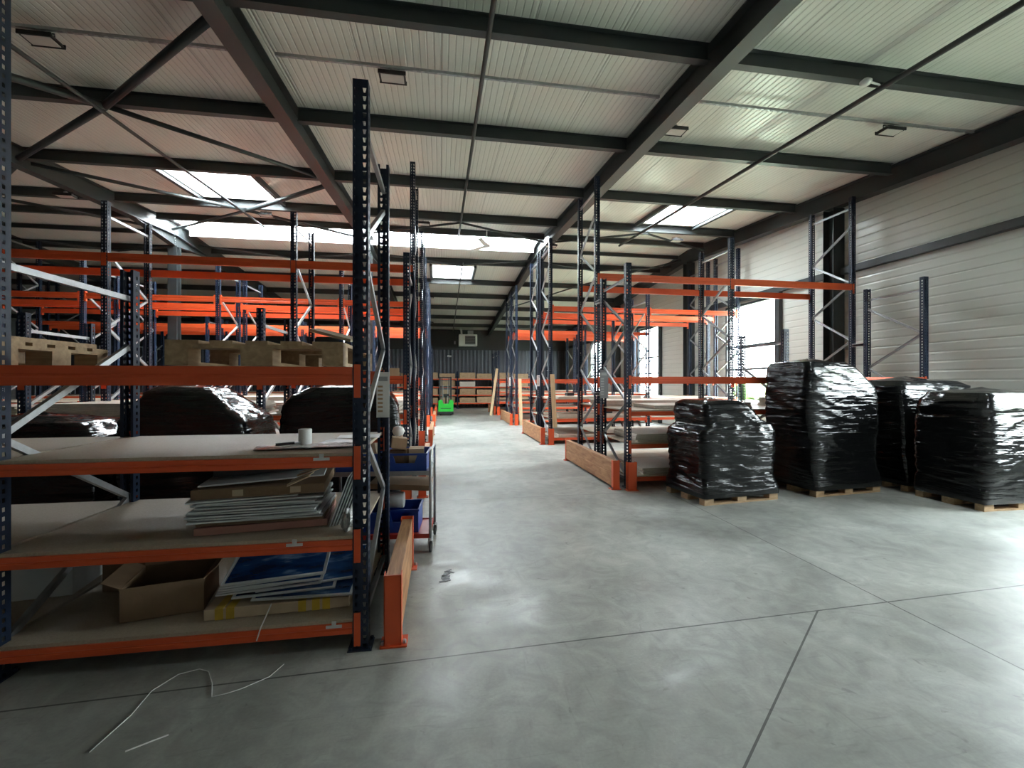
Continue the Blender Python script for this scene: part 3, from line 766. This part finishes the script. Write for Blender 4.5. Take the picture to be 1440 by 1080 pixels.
# roll + papers on the 1.16 deck
t = thing('paper_roll', 'off-white upright roll on the chipboard shelf of the nearest rack', 'roll', (-.90, 3.12, 1.184), 0)
MB().lathe([(.042, 0), (.042, .105), (.038, .107), (.028, .107), (.027, .02), (.001, .02)], 28).build('roll_body', M['paper'], t, smooth=False)
for i, (x, y, rz, w, d, mt, lb) in enumerate(((-.72, 3.02, 6, .34, .22, 'film', 'crinkled clear film sheet beside the roll'), (-.66, 3.22, -8, .30, .21, 'board_grey', 'grey paper sheet behind the roll'), (-1.02, 2.98, 14, .26, .18, 'film', 'clear plastic scrap at the shelf front edge'), (-.62, 3.5, 4, .3, .21, 'paper', 'white paper sheet by the rear of the shelf'))):
    mb = MB(); nx, ny = 14, 10; vs = []
    for a in range(nx+1):
        for b in range(ny+1):
            u, v = (a/nx-.5)*w, (b/ny-.5)*d
            h_ = .010+.012*abs(noise.noise(Vector((u*14+i*5, v*14, i)))) * (1 if mt == 'film' else .3)
            vs.append((u+.01*noise.noise(Vector((v*20, i, 1))), v+.01*noise.noise(Vector((u*20, i, 2))), h_))
    fs = [(a*(ny+1)+b, (a+1)*(ny+1)+b, (a+1)*(ny+1)+b+1, a*(ny+1)+b+1) for a in range(nx) for b in range(ny)]
    nv = len(vs); vs += [(p[0], p[1], p[2]-.003) for p in vs]; fs += [tuple(nv+q for q in reversed(f)) for f in fs]
    mb.add(vs, fs)
    tag(mb.build('loose_sheet', M[mt], loc=(x, y, 1.181), rot=(0, 0, R(rz)), smooth=True), lb+' on the nearest rack', 'sheet')
tg = thing('metal_hand_tool', 'small dark hand tool lying left of the off-white roll', 'tool', (-1.0, 3.06, 1.20), R(20))
MB().tube([(-.06, 0, 0), (.05, .0, .004)], .009, 8).build('handle', M['dark'], tg); MB().box(.05, .12, -.012, .012, -.005, .008).build('blade', M['galv'], tg)

# stack of boards on the .66 deck
def slab(name, x, y, z, w, d, h, rz, mt, label, cat, tilt=(0, 0), group=None, edge=None):
    t = tag(MB().box(-w/2, w/2, -d/2, d/2, 0, h).build(name, M[mt], loc=(x, y, z), rot=(R(tilt[0]), R(tilt[1]), R(rz)), bevel=min(.003, h*.2)), label, cat, group)
    return t
z = .684
slab('flat_carton', -1.12, 3.18, z, .74, .52, .045, 7, 'pink', 'pinkish flattened carton at the bottom of the panel stack on the middle shelf', 'carton'); z += .047
slab('flat_carton', -1.12, 3.20, z, .72, .54, .022, 4, 'card_dark', 'dark flattened carton low in the panel stack on the middle shelf', 'carton'); z += .024
words_ = ('lowest', 'second lowest', 'third lowest', 'fourth lowest', 'middle', 'fourth from top', 'third from top', 'second from top', 'topmost')
for k in range(9):
    w = (.74-.006*k)
    slab('foam_sheet', -1.13+rnd.uniform(-.03, .01), 3.14+rnd.uniform(-.03, .03), z, w, .52, .010, 5+rnd.uniform(-4, 5), 'alu' if k % 2 else 'board_grey', 'thin grey white-edged panel on the middle shelf, %s of its stack' % words_[k], 'panel', group='panels stacked on the middle shelf'); z += .0145
slab('foam_sheet', -1.24, 3.14, z, .60, .5, .009, 12, 'board_grey', 'grey panel sticking out furthest left over the stack on the middle shelf', 'panel', group='panels stacked on the middle shelf'); z += .012
fc = thing('open_carton', 'flattened brown carton with taped ends on top of the grey panels', 'carton', (-1.14, 3.2, z), R(7))
MB().box(-.37, .37, -.28, .28, 0, .06).build('carton_body', M['card_dark'], fc, bevel=.004)
for xx in (-.12, .2): MB().box(xx-.03, xx+.03, -.283, -.2805, .012, .05).build('tape', M['card_light'], fc)
z += .085
slab('foam_sheet', -1.14, 3.2, z, .70, .5, .010, 10, 'board_grey', 'grey panel lying tilted on the brown carton, middle shelf', 'panel', (0, -2), 'panels stacked on the middle shelf'); z += .032
slab('flat_carton', -1.14, 3.28, z, .60, .44, .05, 4, 'dark', 'dark flat package on top of the whole panel stack', 'carton', (0, -3))
# frames standing at the right end
for k in range(6):
    o = MB().box(0, .33, -.20, .2, 0, .008).build('edged_sheet', M['alu'], loc=(-.700+.016*k, 3.12+.012*k, .686), rot=(0, -R(70), R(2)))
    tag(o, 'silver-edged panel standing on edge against the right rack post, %s of six' % ('first', 'second', 'third', 'fourth', 'fifth', 'last')[k], 'panel', 'silver panels standing at the shelf end')
cr = MB()
for k in range(5): cr.bar((-.14+.02*k, -.03*math.sin(k), .0+.02*k), (-.02+.02*k, .04*math.cos(k*2), .05+.015*k), .05, .004)
tag(cr.build('crumpled_paper', M['card_light'], loc=(-.80, 2.89, .965)), 'crumpled torn brown paper poking out beside the silver panels', 'paper')
mbf = MB(); bmm = bmesh.new(); bmesh.ops.create_icosphere(bmm, subdivisions=4, radius=1)
for v in bmm.verts:
    q = v.co*(1+.35*noise.noise(v.co*2.3)+.15*noise.noise(v.co*6)); mbf.v.append((q.x*.035, q.y*.06, max(0, q.z*.07+.06)))
mbf.f = [tuple(v.index for v in f.verts) for f in bmm.faces]; bmm.free()
tag(mbf.build('plastic_bag', M['film'], loc=(-.575, 2.86, .683), smooth=True), 'crumpled clear plastic bag beside the silver panels by the post', 'bag')

# bottom shelf
zb = .184
def carton(x, y, z, w, d, h, rz, mt, label, open_=False, group=None, flaps=True):
    t = thing('cardboard_box', label, 'box', (x, y, z), R(rz), group)
    b = MB(); s_ = .005
    b.box(-w/2, w/2, -d/2, -d/2+s_, 0, h).box(-w/2, w/2, d/2-s_, d/2, 0, h).box(-w/2, -w/2+s_, -d/2, d/2, 0, h).box(w/2-s_, w/2, -d/2, d/2, 0, h).box(-w/2, w/2, -d/2, d/2, 0, s_)
    if not open_: b.box(-w/2, w/2, -d/2, d/2, h-s_, h)
    b.build('box_body', M[mt], t)
    if open_:
        for sx, ang in ((-1, 28), (1, 42)):
            m_ = Matrix.Translation((sx*w/2, 0, h)) @ Matrix.Rotation(-sx*R(ang), 4, 'Y')
            f = MB(); f.box(0 if sx > 0 else -d*.28, d*.28 if sx > 0 else 0, -d/2, d/2, 0, .004, m_); f.build('flap', M[mt], t)
        m_ = Matrix.Translation((0, d/2, h)) @ Matrix.Rotation(R(50), 4, 'X'); MB().box(-w/2, w/2, 0, d*.3, 0, .004, m_).build('flap', M[mt], t)
        m_ = Matrix.Translation((0, -d/2, h)) @ Matrix.Rotation(R(160), 4, 'X'); MB().box(-w/2, w/2, -d*.22, 0, 0, .004, m_).build('flap', M[mt], t)
    else:
        MB().box(-w/2-.001, w/2+.001, -.025, .025, h*.75, h+.001).build('tape', M['card_light'] if mt != 'card_light' else M['card'], t)
    return t
carton(-1.70, 3.13, zb, .42, .36, .20, 12, 'card_dark', 'open brown cardboard box on the bottom shelf of the nearest rack', True)
slab('paper_sheet', -1.68, 3.13, zb+.05, .26, .18, .01, 30, 'paper', 'white paper lying inside the open brown box', 'paper')
carton(-2.05, 3.5, zb, .40, .30, .24, -5, 'card_dark', 'dark cardboard box behind the open box on the bottom shelf')
slab('grey_crate', -2.62, 3.5, zb, .34, .34, .30, 8, 'board_grey', 'pale grey crate in the dark left corner of the bottom shelf', 'crate')
yb = thing('taped_package', 'long flat cardboard package with yellow tape on the bottom shelf', 'package', (-.985, 3.12, zb), R(3))
MB().box(-.42, .40, -.24, .30, 0, .065).build('carton_body', M['card_light'], yb, bevel=.005)
for xx in (-.34, -.28, .12, .2, .26): MB().box(xx-.02, xx+.025, -.243, .303, -.0, .0675).build('yellow_tape', M['yellow'], yb)
MB().tube([(-.05, -.245, .067), (-.055, -.35, .03), (-.065, -.385, .0), (-.085, -.39, -.07)], .004, 6).build('strap_end', M['paper'], yb)
pz = zb+.085
for k in range(8):
    nm_ = ('lowest', 'second lowest', 'third lowest', 'fourth lowest', 'fourth from top', 'third from top', 'second from top', 'topmost')[k]
    w, d = (.29, .30)
    m_ = Matrix.Translation((-1.36+.006*k, 2.90+.004*k, pz)) @ Matrix.Rotation(R(9), 4, 'X') @ Matrix.Rotation(R(7), 4, 'Z') @ Matrix.Translation((0, 0, .0135*k)) @ Matrix.Rotation(R((-8, -3, 2, -1, 1, -2, 1.5, 0)[k]), 4, 'Z') @ Matrix.Translation((w+(.22 if k in (0, 2) else .10 if k == 1 else 0), d, 0))
    t = thing('picture_board', 'framed blue picture panel on the bottom shelf, %s of its fanned stack' % nm_, 'picture panel', (0, 0, 0), 0, 'blue picture panels in a fanned stack')
    t.matrix_world = m_
    MB().box(-w, w, -d, d, 0, .007).build('backing', M['board_grey'], t)
    e = MB(); e.box(-w-.006, w+.006, -d-.006, -d, -.001, .009).box(-w-.006, w+.006, d, d+.006, -.001, .009).box(-w-.006, -w, -d, d, -.001, .009).box(w, w+.006, -d, d, -.001, .009); e.build('frame', M['alu'], t)
    MB().box(-w+.012, w-.012, -d+.012, d-.012, .007, .0078).build('print', M['picture'], t)
slab('support_block', -1.02, 3.36, zb+.070, .45, .06, .07, 8, 'card_dark', 'dark block under the rear of the picture panels on the bottom shelf', 'block')

# location card on the rear post of the nearest rack and on the right rows
def card(x, y, z0, w, h, label, rot=0, dark=False):
    t = thing('location_card', label, 'card', (x, y, z0), rot, 'rack location cards')
    MB().box(-w/2, w/2, -.004, 0, 0, h).build('card_face', M['grey'] if dark else M['paper'], t)
    MB().box(-w*.36, w*.36, -.0055, -.004, h*.80, h*.90).build('heading_block', M['grey'] if not dark else M['board_grey'], t)
    rows = MB()
    for k in range(7): rows.box(-w*.4, -w*.02, -.0055, -.004, h*(.12+.09*k), h*(.16+.09*k))
    rows.build('row_marks', M['card'] if not dark else M['board_grey'], t)
    return t
card(-.48, 3.793, 1.31, .105, .38, 'tall white location card on the rear post of the nearest rack')
card(2.82, 7.323, 1.33, .15, .50, 'grey location sign on the first rack posts right of the aisle', 0, True)
card(2.82, 12.492, 1.50, .13, .32, 'white location card on the second row of posts right of the aisle')
card(2.82, 17.738, 1.48, .13, .34, 'white location card on the third row of posts right of the aisle')

# ------------------------------------------------------------------ trolley
tr = thing('hand_trolley', 'chrome tube trolley with casters beside the nearest rack, loaded with blue bins', 'trolley', (-.12, 4.2, 0), R(-4))
LN, WD = .92, .48
for z_, nm, mt in ((.76, 'top_tray', 'galv'), (.17, 'bottom_tray', 'red')):
    b = MB(); b.box(-LN, 0, .0, WD, z_-.008, z_).box(-LN, 0, -.01, 0, z_-.03, z_+.012).box(-LN, 0, WD, WD+.01, z_-.03, z_+.012).box(0, .01, -.01, WD+.01, z_-.03, z_+.012).box(-LN-.01, -LN, -.01, WD+.01, z_-.03, z_+.012)
    b.build(nm, M[mt], tr)
for xx in (.02, -LN-.02):
    pts = [(xx, .0, .14)]+[(xx, .07-.07*math.cos(a), .89+.07*math.sin(a)) for a in [i*PI/12 for i in range(7)]]+[(xx, WD-.07+.07*math.sin(a), .89+.07*math.cos(a)) for a in [i*PI/12 for i in range(7)]]+[(xx, WD, .14)]
    MB().tube(pts, .0135, 10).build('handle_frame', M['galv'], tr, smooth=True)
for xx in (.02, -LN-.02):
    for yy in (0, WD):
        w_ = MB(); w_.lathe([(.022, .118), (.022, .14)], 14, (xx, yy, 0)).box(xx-.022, xx-.018, yy-.015, yy+.045, .045, .118).box(xx+.018, xx+.022, yy-.015, yy+.045, .045, .118)
        f_ = w_.build('caster_fork', M['galv'], tr)
        MB().lathe([(.042, -.013), (.05, -.009), (.05, .009), (.042, .013)], 20, (0, 0, 0), Matrix.Translation((xx, yy+.02, .05)) @ Matrix.Rotation(PI/2, 4, 'Y')).build('caster_wheel', M['rubber'], f_, smooth=True)
def tl(x, y): a = R(-4); return (-.12+x*math.cos(a)-y*math.sin(a), 4.2+x*math.sin(a)+y*math.cos(a))
def bin_(x, y, z, label, w=.40, d=.34, h=.15):
    X, Y = tl(x, y)
    t = thing('blue_bin', label, 'bin', (X, Y, z), R(-4), 'blue plastic bins')
    b = MB(); th = .006
    b.box(-w/2, w/2, -d/2, d/2, 0, th).box(-w/2, -w/2+th, -d/2, d/2, th, h).box(w/2-th, w/2, -d/2, d/2, th, h).box(-w/2+th, w/2-th, d/2-th, d/2, th, h)
    b.ext([(-w/2+th, th), (w/2-th, th), (w/2-th, h), (w*.30, h), (w*.22, h*.45), (-w*.22, h*.45), (-w*.30, h), (-w/2+th, h)], 1, -d/2, -d/2+th)
    b.build('bin_shell', M['blue'], t)
    MB().box(-w/2-.008, w/2+.008, -d/2-.008, -d/2, h-.02, h).box(-w/2-.008, w/2+.008, d/2, d/2+.008, h-.02, h).box(w/2, w/2+.008, -d/2, d/2, h-.02, h).box(-w/2-.008, -w/2, -d/2, d/2, h-.02, h).build('rim', M['blue'], t)
    return t
bin_(-.22, .25, .762, 'blue open-fronted bin at the outer end of the trolley top', .40, .42, .17)
bin_(-.66, .25, .762, 'blue open-fronted bin on the trolley top, next to the rack post', .40, .42, .17)
bin_(-.27, .25, .172, 'blue bin on the lower tray of the trolley', .34, .36, .22)
bin_(-.66, .25, .172, 'blue bin on the lower trolley tray hidden partly by the rack post', .36, .38, .20)
def box_at(x, y, z, w, d, h, rz, mt, label, tilt=(0, 0)):
    X, Y = tl(x, y); t = carton(X, Y, z, w, d, h, rz-4, mt, label, group='small cartons on the trolley'); t.rotation_euler.x = R(tilt[0]); t.rotation_euler.y = R(tilt[1]); return t
box_at(-.13, .19, .775, .14, .20, .19, 5, 'card_light', 'pale brown carton standing in the outer blue bin')
box_at(-.31, .2, .775, .16, .22, .17, -6, 'card_dark', 'flat brown carton low in the outer blue bin')
box_at(-.31, .2, .965, .14, .18, .10, 12, 'card', 'brown carton tilted on the flat one in the outer blue bin', (0, 8))
box_at(-.56, .22, .80, .15, .22, .27, 6, 'card_light', 'largest tan carton standing up out of the inner blue bin', (0, -12))
box_at(-.74, .155, .770, .14, .16, .09, 0, 'card', 'small brown carton at the bottom left of the inner blue bin')
box_at(-.76, .16, .872, .14, .16, .08, -10, 'card_dark', 'small dark carton on top at the left of the inner bin')
X, Y = tl(-.31, .20)
ms = MB(); ms.lathe([(.005, -.05), (.045, -.038), (.062, 0), (.045, .038), (.005, .05)], 16)
tag(ms.build('foam_roll', M['paper'], loc=(X, Y+.02, 1.125), smooth=True), 'round white foam bundle on top of the cartons on the trolley', 'foam')
X, Y = tl(-.34, .12); a_ = MB().lathe([(.07, -.10), (.075, -.095), (.075, .095), (.07, .10)], 20, (0, 0, 0), Matrix.Rotation(PI/2, 4, 'Y'))
tag(a_.build('grey_roller', M['grey'], loc=(X, Y, .475), rot=(0, 0, R(-4)), smooth=True), 'thick grey roller resting on the lower blue bin', 'roller')
X, Y = tl(-.3, .25)
tag(MB().box(-.26, .30, -.2, .2, 0, .05).build('long_carton', M['card_dark'], loc=(X, Y, .585), rot=(0, R(3), R(-4))), 'dark long carton with a pale rim on the lower trolley load', 'carton')

# ------------------------------------------------------------------ green stacker truck
t = thing('pallet_stacker', 'bright green electric stacker parked at the far end of the aisle', 'stacker truck', (.22, 21.9, 0), R(2))
b = MB(); b.ext([(-.36, .16), (.36, .16), (.37, .70), (.30, .76), (.18, .76), (.12, .58), (-.12, .58), (-.18, .76), (-.30, .76), (-.37, .70)], 1, -.3, .18)
b.build('body', M['green'], t, bevel=.02)
MB().box(-.37, .37, -.32, .20, .06, .20).build('skirt', M['dark'], t, bevel=.015)
MB().box(-.25, .25, -.306, -.300, .34, .37).build('trim_line', M['dark'], t)
for sx in (-1, 1):
    MB().box(sx*.27-.035, sx*.27+.035, .20, .30, .1, 1.9).build('mast_rail', M['dark'], t)
    MB().box(sx*.17-.02, sx*.17+.02, .22, .30, .1, 1.82).build('inner_mast', M['dark'], t)
    MB().box(sx*.2-.06, sx*.2+.06, .32, 1.4, .05, .10).build('fork', M['dark'], t)
    MB().tube([(sx*.12, .24, .4), (sx*.12, .24, 1.5)], .015, 6).build('lift_chain', M['galv'], t)
for z_ in (.9, 1.4, 1.86): MB().box(-.3, .3, .24, .29, z_-.03, z_+.03).build('cross_bar', M['dark'], t)
MB().box(-.33, .33, .20, .205, .8, 1.75).build('guard_screen', M['glass'], t)
MB().tube([(0, -.2, .5), (0, -.32, .78), (0, -.36, .98)], .03, 8).box(-.13, .13, -.42, -.33, .95, 1.06).build('tiller', M['dark'], t)
for sx in (-.25, .25): MB().lathe([(.06, -.03), (.075, -.02), (.075, .02), (.06, .03)], 18, (0, 0, 0), Matrix.Translation((sx, -.1, .075)) @ Matrix.Rotation(PI/2, 4, 'Y')).build('wheel', M['rubber'], t)

# leaning planks
def plank(a, b, w, th, label, mt='timber_pale'):
    tag(MB().bar(a, b, w, th, up=(0, -1, 0)).build('timber_plank', M[mt]), label, 'plank', 'pale planks leaning on the racks')
plank((2.40, 21.35, 0), (2.73, 21.50, 2.30), .12, .03, 'long reddish plank leaning at the farthest right guard', 'timber_pale')
plank((2.98, 16.24, 0), (2.93, 16.27, 1.75), .12, .025, 'pale upright plank at the third right row of racks')
plank((2.90, 10.98, .45), (2.84, 11.03, 1.82), .11, .025, 'pale upright plank strapped to the second right rack post')

# ------------------------------------------------------------------ boards and goods on the decks
def pile(x, y, z, w, d, nb, th, label, mt='mdf', rz=0):
    """a stack of wide boards, each its own object"""
    zz = z+.024
    for k in range(nb):
        o = MB().box(-w/2, w/2, -d/2, d/2, 0, th*.92).build('flat_board', M[mt], loc=(x+rnd.uniform(-.02, .02), y+rnd.uniform(-.015, .015), zz), rot=(0, 0, R(rz+rnd.uniform(-.4, .4))))
        tag(o, '%s, %s' % (label, ('lowest board', 'second board up', 'third board up', 'fourth board up', 'fifth board up', 'sixth board up')[k] if nb > 1 else 'single board'), 'board', 'boards lying flat on rack shelves')
        zz += th
pile(4.15, 6.85, .66, 2.3, .9, 4, .03, 'wide pale board on the first right rack, middle shelf')
pile(6.85, 6.85, .66, 2.3, .9, 3, .03, 'wide pale board on the first right rack, wall-side bay')
pile(4.2, 6.85, .16, 2.2, .9, 3, .03, 'wide pale board on the first right rack, bottom shelf')
pile(4.2, 6.86, 1.16, 1.7, .8, 2, .03, 'pale board on the first right rack, upper shelf')
pile(6.3, 6.86, 1.16, 1.0, .85, 5, .03, 'pale board behind the tallest wrapped load, upper shelf')
pile(4.2, 8.15, 1.16, 2.4, .85, 3, .03, 'pale board on the tall right rack, upper shelf')
pile(4.2, 11.6, 1.16, 2.3, .9, 2, .03, 'pale board on the second right row, upper shelf')
pile(4.2, 11.6, .66, 2.3, .9, 3, .03, 'pale board on the second right row, middle shelf')
pile(4.2, 11.6, .16, 2.3, .9, 2, .03, 'pale board on the second right row, bottom shelf')
pile(-1.4, 6.85, 1.16, 1.6, .9, 4, .03, 'long pale board on the second left row by the aisle')
pile(-3.75, 6.85, 1.16, 2.4, .9, 5, .03, 'long pale board on the second left row, middle bay')
pile(-6.45, 6.85, 1.16, 2.4, .9, 4, .03, 'long pale board on the second left row, outer bay')
pile(-3.75, 8.15, 1.16, 2.4, .85, 3, .03, 'long pale board on the tall left rack, middle bay')
pile(-1.4, 8.15, 1.16, 1.6, .85, 3, .03, 'long pale board on the tall left rack by the aisle')
pile(-3.75, 6.85, .66, 2.4, .9, 2, .03, 'pale board on the middle shelf of the second left row')
pile(-3.75, 11.6, 1.16, 2.4, .9, 3, .03, 'pale board on the third left row')
for x, y, z, w, d, h, rz, mt, lb in ((-.80, 6.85, 1.70, .30, .30, .12, 15, 'card', 'small brown carton on the upper beams of the second left row'),
        (4.3, 6.8, 1.23, .16, .12, .07, 20, 'dark', 'small black clamp set on the first right rack'), (4.75, 6.85, 1.23, .22, .1, .04, -15, 'dark', 'flat black tool on the first right rack'),
        (5.1, 6.75, 1.19, .18, .12, .06, 5, 'grey', 'small grey box on the first right rack beside the tools'), (3.4, 11.35, 1.23, .2, .2, .08, 0, 'dark', 'small dark box on the second right row, upper shelf'),
        (4.4, 11.3, .76, .3, .2, .10, 0, 'dark', 'small dark box on the second right row, middle shelf'), (5.3, 6.9, .785, .4, .3, .07, 10, 'card_light', 'flat tan parcel on the middle shelf of the first right rack')):
    if mt == 'card': bo = MB().box(-w/2, w/2, -d/2, d/2, 0, h); z0_ = z
    slab('small_carton' if 'carton' in lb or 'parcel' in lb else 'small_box', x, y, z+(.022 if z < 1.6 else 0), w, d, h, rz, mt, lb, 'box')
# goods on the far wall rack
kk = 0
nms = ('leftmost', 'second from left', 'third from left', 'fourth from left', 'fifth from left', 'sixth from left', 'seventh from left', 'rightmost')
for li, zz in enumerate((.35, .85, 1.35, 1.85)):
    for ci in range(8):
        if li == 2 and ci in (2, 5): continue
        x = -3.6+2.3*(ci//2)+1.15+(-.53 if ci % 2 == 0 else .53)
        slab('wooden_crate', x, 27.7, zz+.024, .95, .8, .30+.06*((li+ci) % 2), 0, 'pallet' if li != 2 or ci % 2 else 'mdf', 'wooden crate on the far wall rack, %s on the %s shelf' % (nms[ci], ('bottom', 'second', 'third', 'top')[li]), 'crate', group='wooden crates on the far wall rack')

# ------------------------------------------------------------------ bits on the floor
sp = [(-1.5, 2.16), (-1.47, 2.37), (-1.48, 2.54), (-1.42, 2.66), (-1.33, 2.69), (-1.27, 2.66), (-1.2, 2.55), (-1.15, 2.44), (-1.09, 2.455), (-1.03, 2.48), (-.92, 2.56), (-.88, 2.66)]
tag(MB().tube([(x, y, .004) for x, y in sp], .0022, 6).build('plastic_strap', M['paper'], smooth=True), 'thin white plastic strap curling on the dark floor before the nearest rack', 'strap')
tag(MB().tube([(-1.35, 2.14, .004), (-1.22, 2.21, .004)], .003, 6).build('plastic_strap', M['paper']), 'short straight white strap piece on the floor at lower left', 'strap')
mk = MB()
for k in range(9): mk.box(-.035, .035, 0, .018, 0, .003, Matrix.Translation((rnd.uniform(-.02, .02), -.10+.025*k, .0005)) @ Matrix.Rotation(rnd.uniform(-.9, .9), 4, 'Z'))
tag(mk.build('tape_scrap', M['dark'], loc=(.04, 3.66, 0), rot=(0, 0, R(-12))), 'black scrap of tape stuck to the concrete in the aisle', 'tape')

# ------------------------------------------------------------------ light
w = bpy.data.worlds.new('World'); bpy.context.scene.world = w; w.use_nodes = True
bg = w.node_tree.nodes['Background']; N = w.node_tree.nodes; L = w.node_tree.links
tc = N.new('ShaderNodeTexCoord'); n1 = N.new('ShaderNodeTexNoise'); n1.inputs['Scale'].default_value = 2.5; n1.inputs['Detail'].default_value = 4
L.new(tc.outputs['Generated'], n1.inputs['Vector'])
cr = N.new('ShaderNodeValToRGB'); cr.color_ramp.elements[0].position = .3; cr.color_ramp.elements[1].position = .75
cr.color_ramp.elements[0].color = (.88, .95, 1.0, 1); cr.color_ramp.elements[1].color = (1, 1, .96, 1)
L.new(n1.outputs['Fac'], cr.inputs[0]); L.new(cr.outputs[0], bg.inputs[0]); bg.inputs[1].default_value = 12.0

def portal(name, loc, rot, sx, sy):
    l = bpy.data.lights.new(name, 'AREA'); l.shape = 'RECTANGLE'; l.size = sx; l.size_y = sy; l.cycles.is_portal = True
    o = bpy.data.objects.new(name, l); C.objects.link(o); o.location = loc; o.rotation_euler = rot
a, b, c, d = strip; portal('daylight_portal', ((a+b)/2, (c+d)/2, zr(14.1)+.16), (math.atan(.067), 0, 0), b-a, d-c)
for a, b, c, d in rooflights: portal('daylight_portal', ((a+b)/2, (c+d)/2, zr((c+d)/2)+.46), (0, 0, 0), b-a, d-c)
for a, b, c, d in hw: portal('daylight_portal', (XR_+.12, (a+b)/2, (c+d)/2), (R(90), 0, R(90)), b-a, d-c)

# ------------------------------------------------------------------ camera
cam = bpy.data.cameras.new('camera'); co = bpy.data.objects.new('camera', cam); C.objects.link(co)
cam.sensor_fit = 'HORIZONTAL'; cam.sensor_width = 36; cam.lens = 36*616/1440; cam.shift_y = -(540-538.3)/1440
co.location = (0, 0, 1.6); co.rotation_euler = (R(90), 0, -.1604); cam.clip_start = .05; cam.clip_end = 300
sc = bpy.context.scene; sc.camera = co
sc.view_settings.view_transform = 'Standard'; sc.view_settings.look = 'None'; sc.view_settings.gamma = 1; sc.view_settings.exposure = 2.2
sc.view_settings.use_curve_mapping = False
sc.cycles.max_bounces = 9; sc.cycles.diffuse_bounces = 6; sc.cycles.glossy_bounces = 4; sc.cycles.transparent_max_bounces = 12
sc.cycles.use_denoising = True; sc.cycles.sample_clamp_indirect = 8; sc.cycles.caustics_reflective = False; sc.cycles.caustics_refractive = False
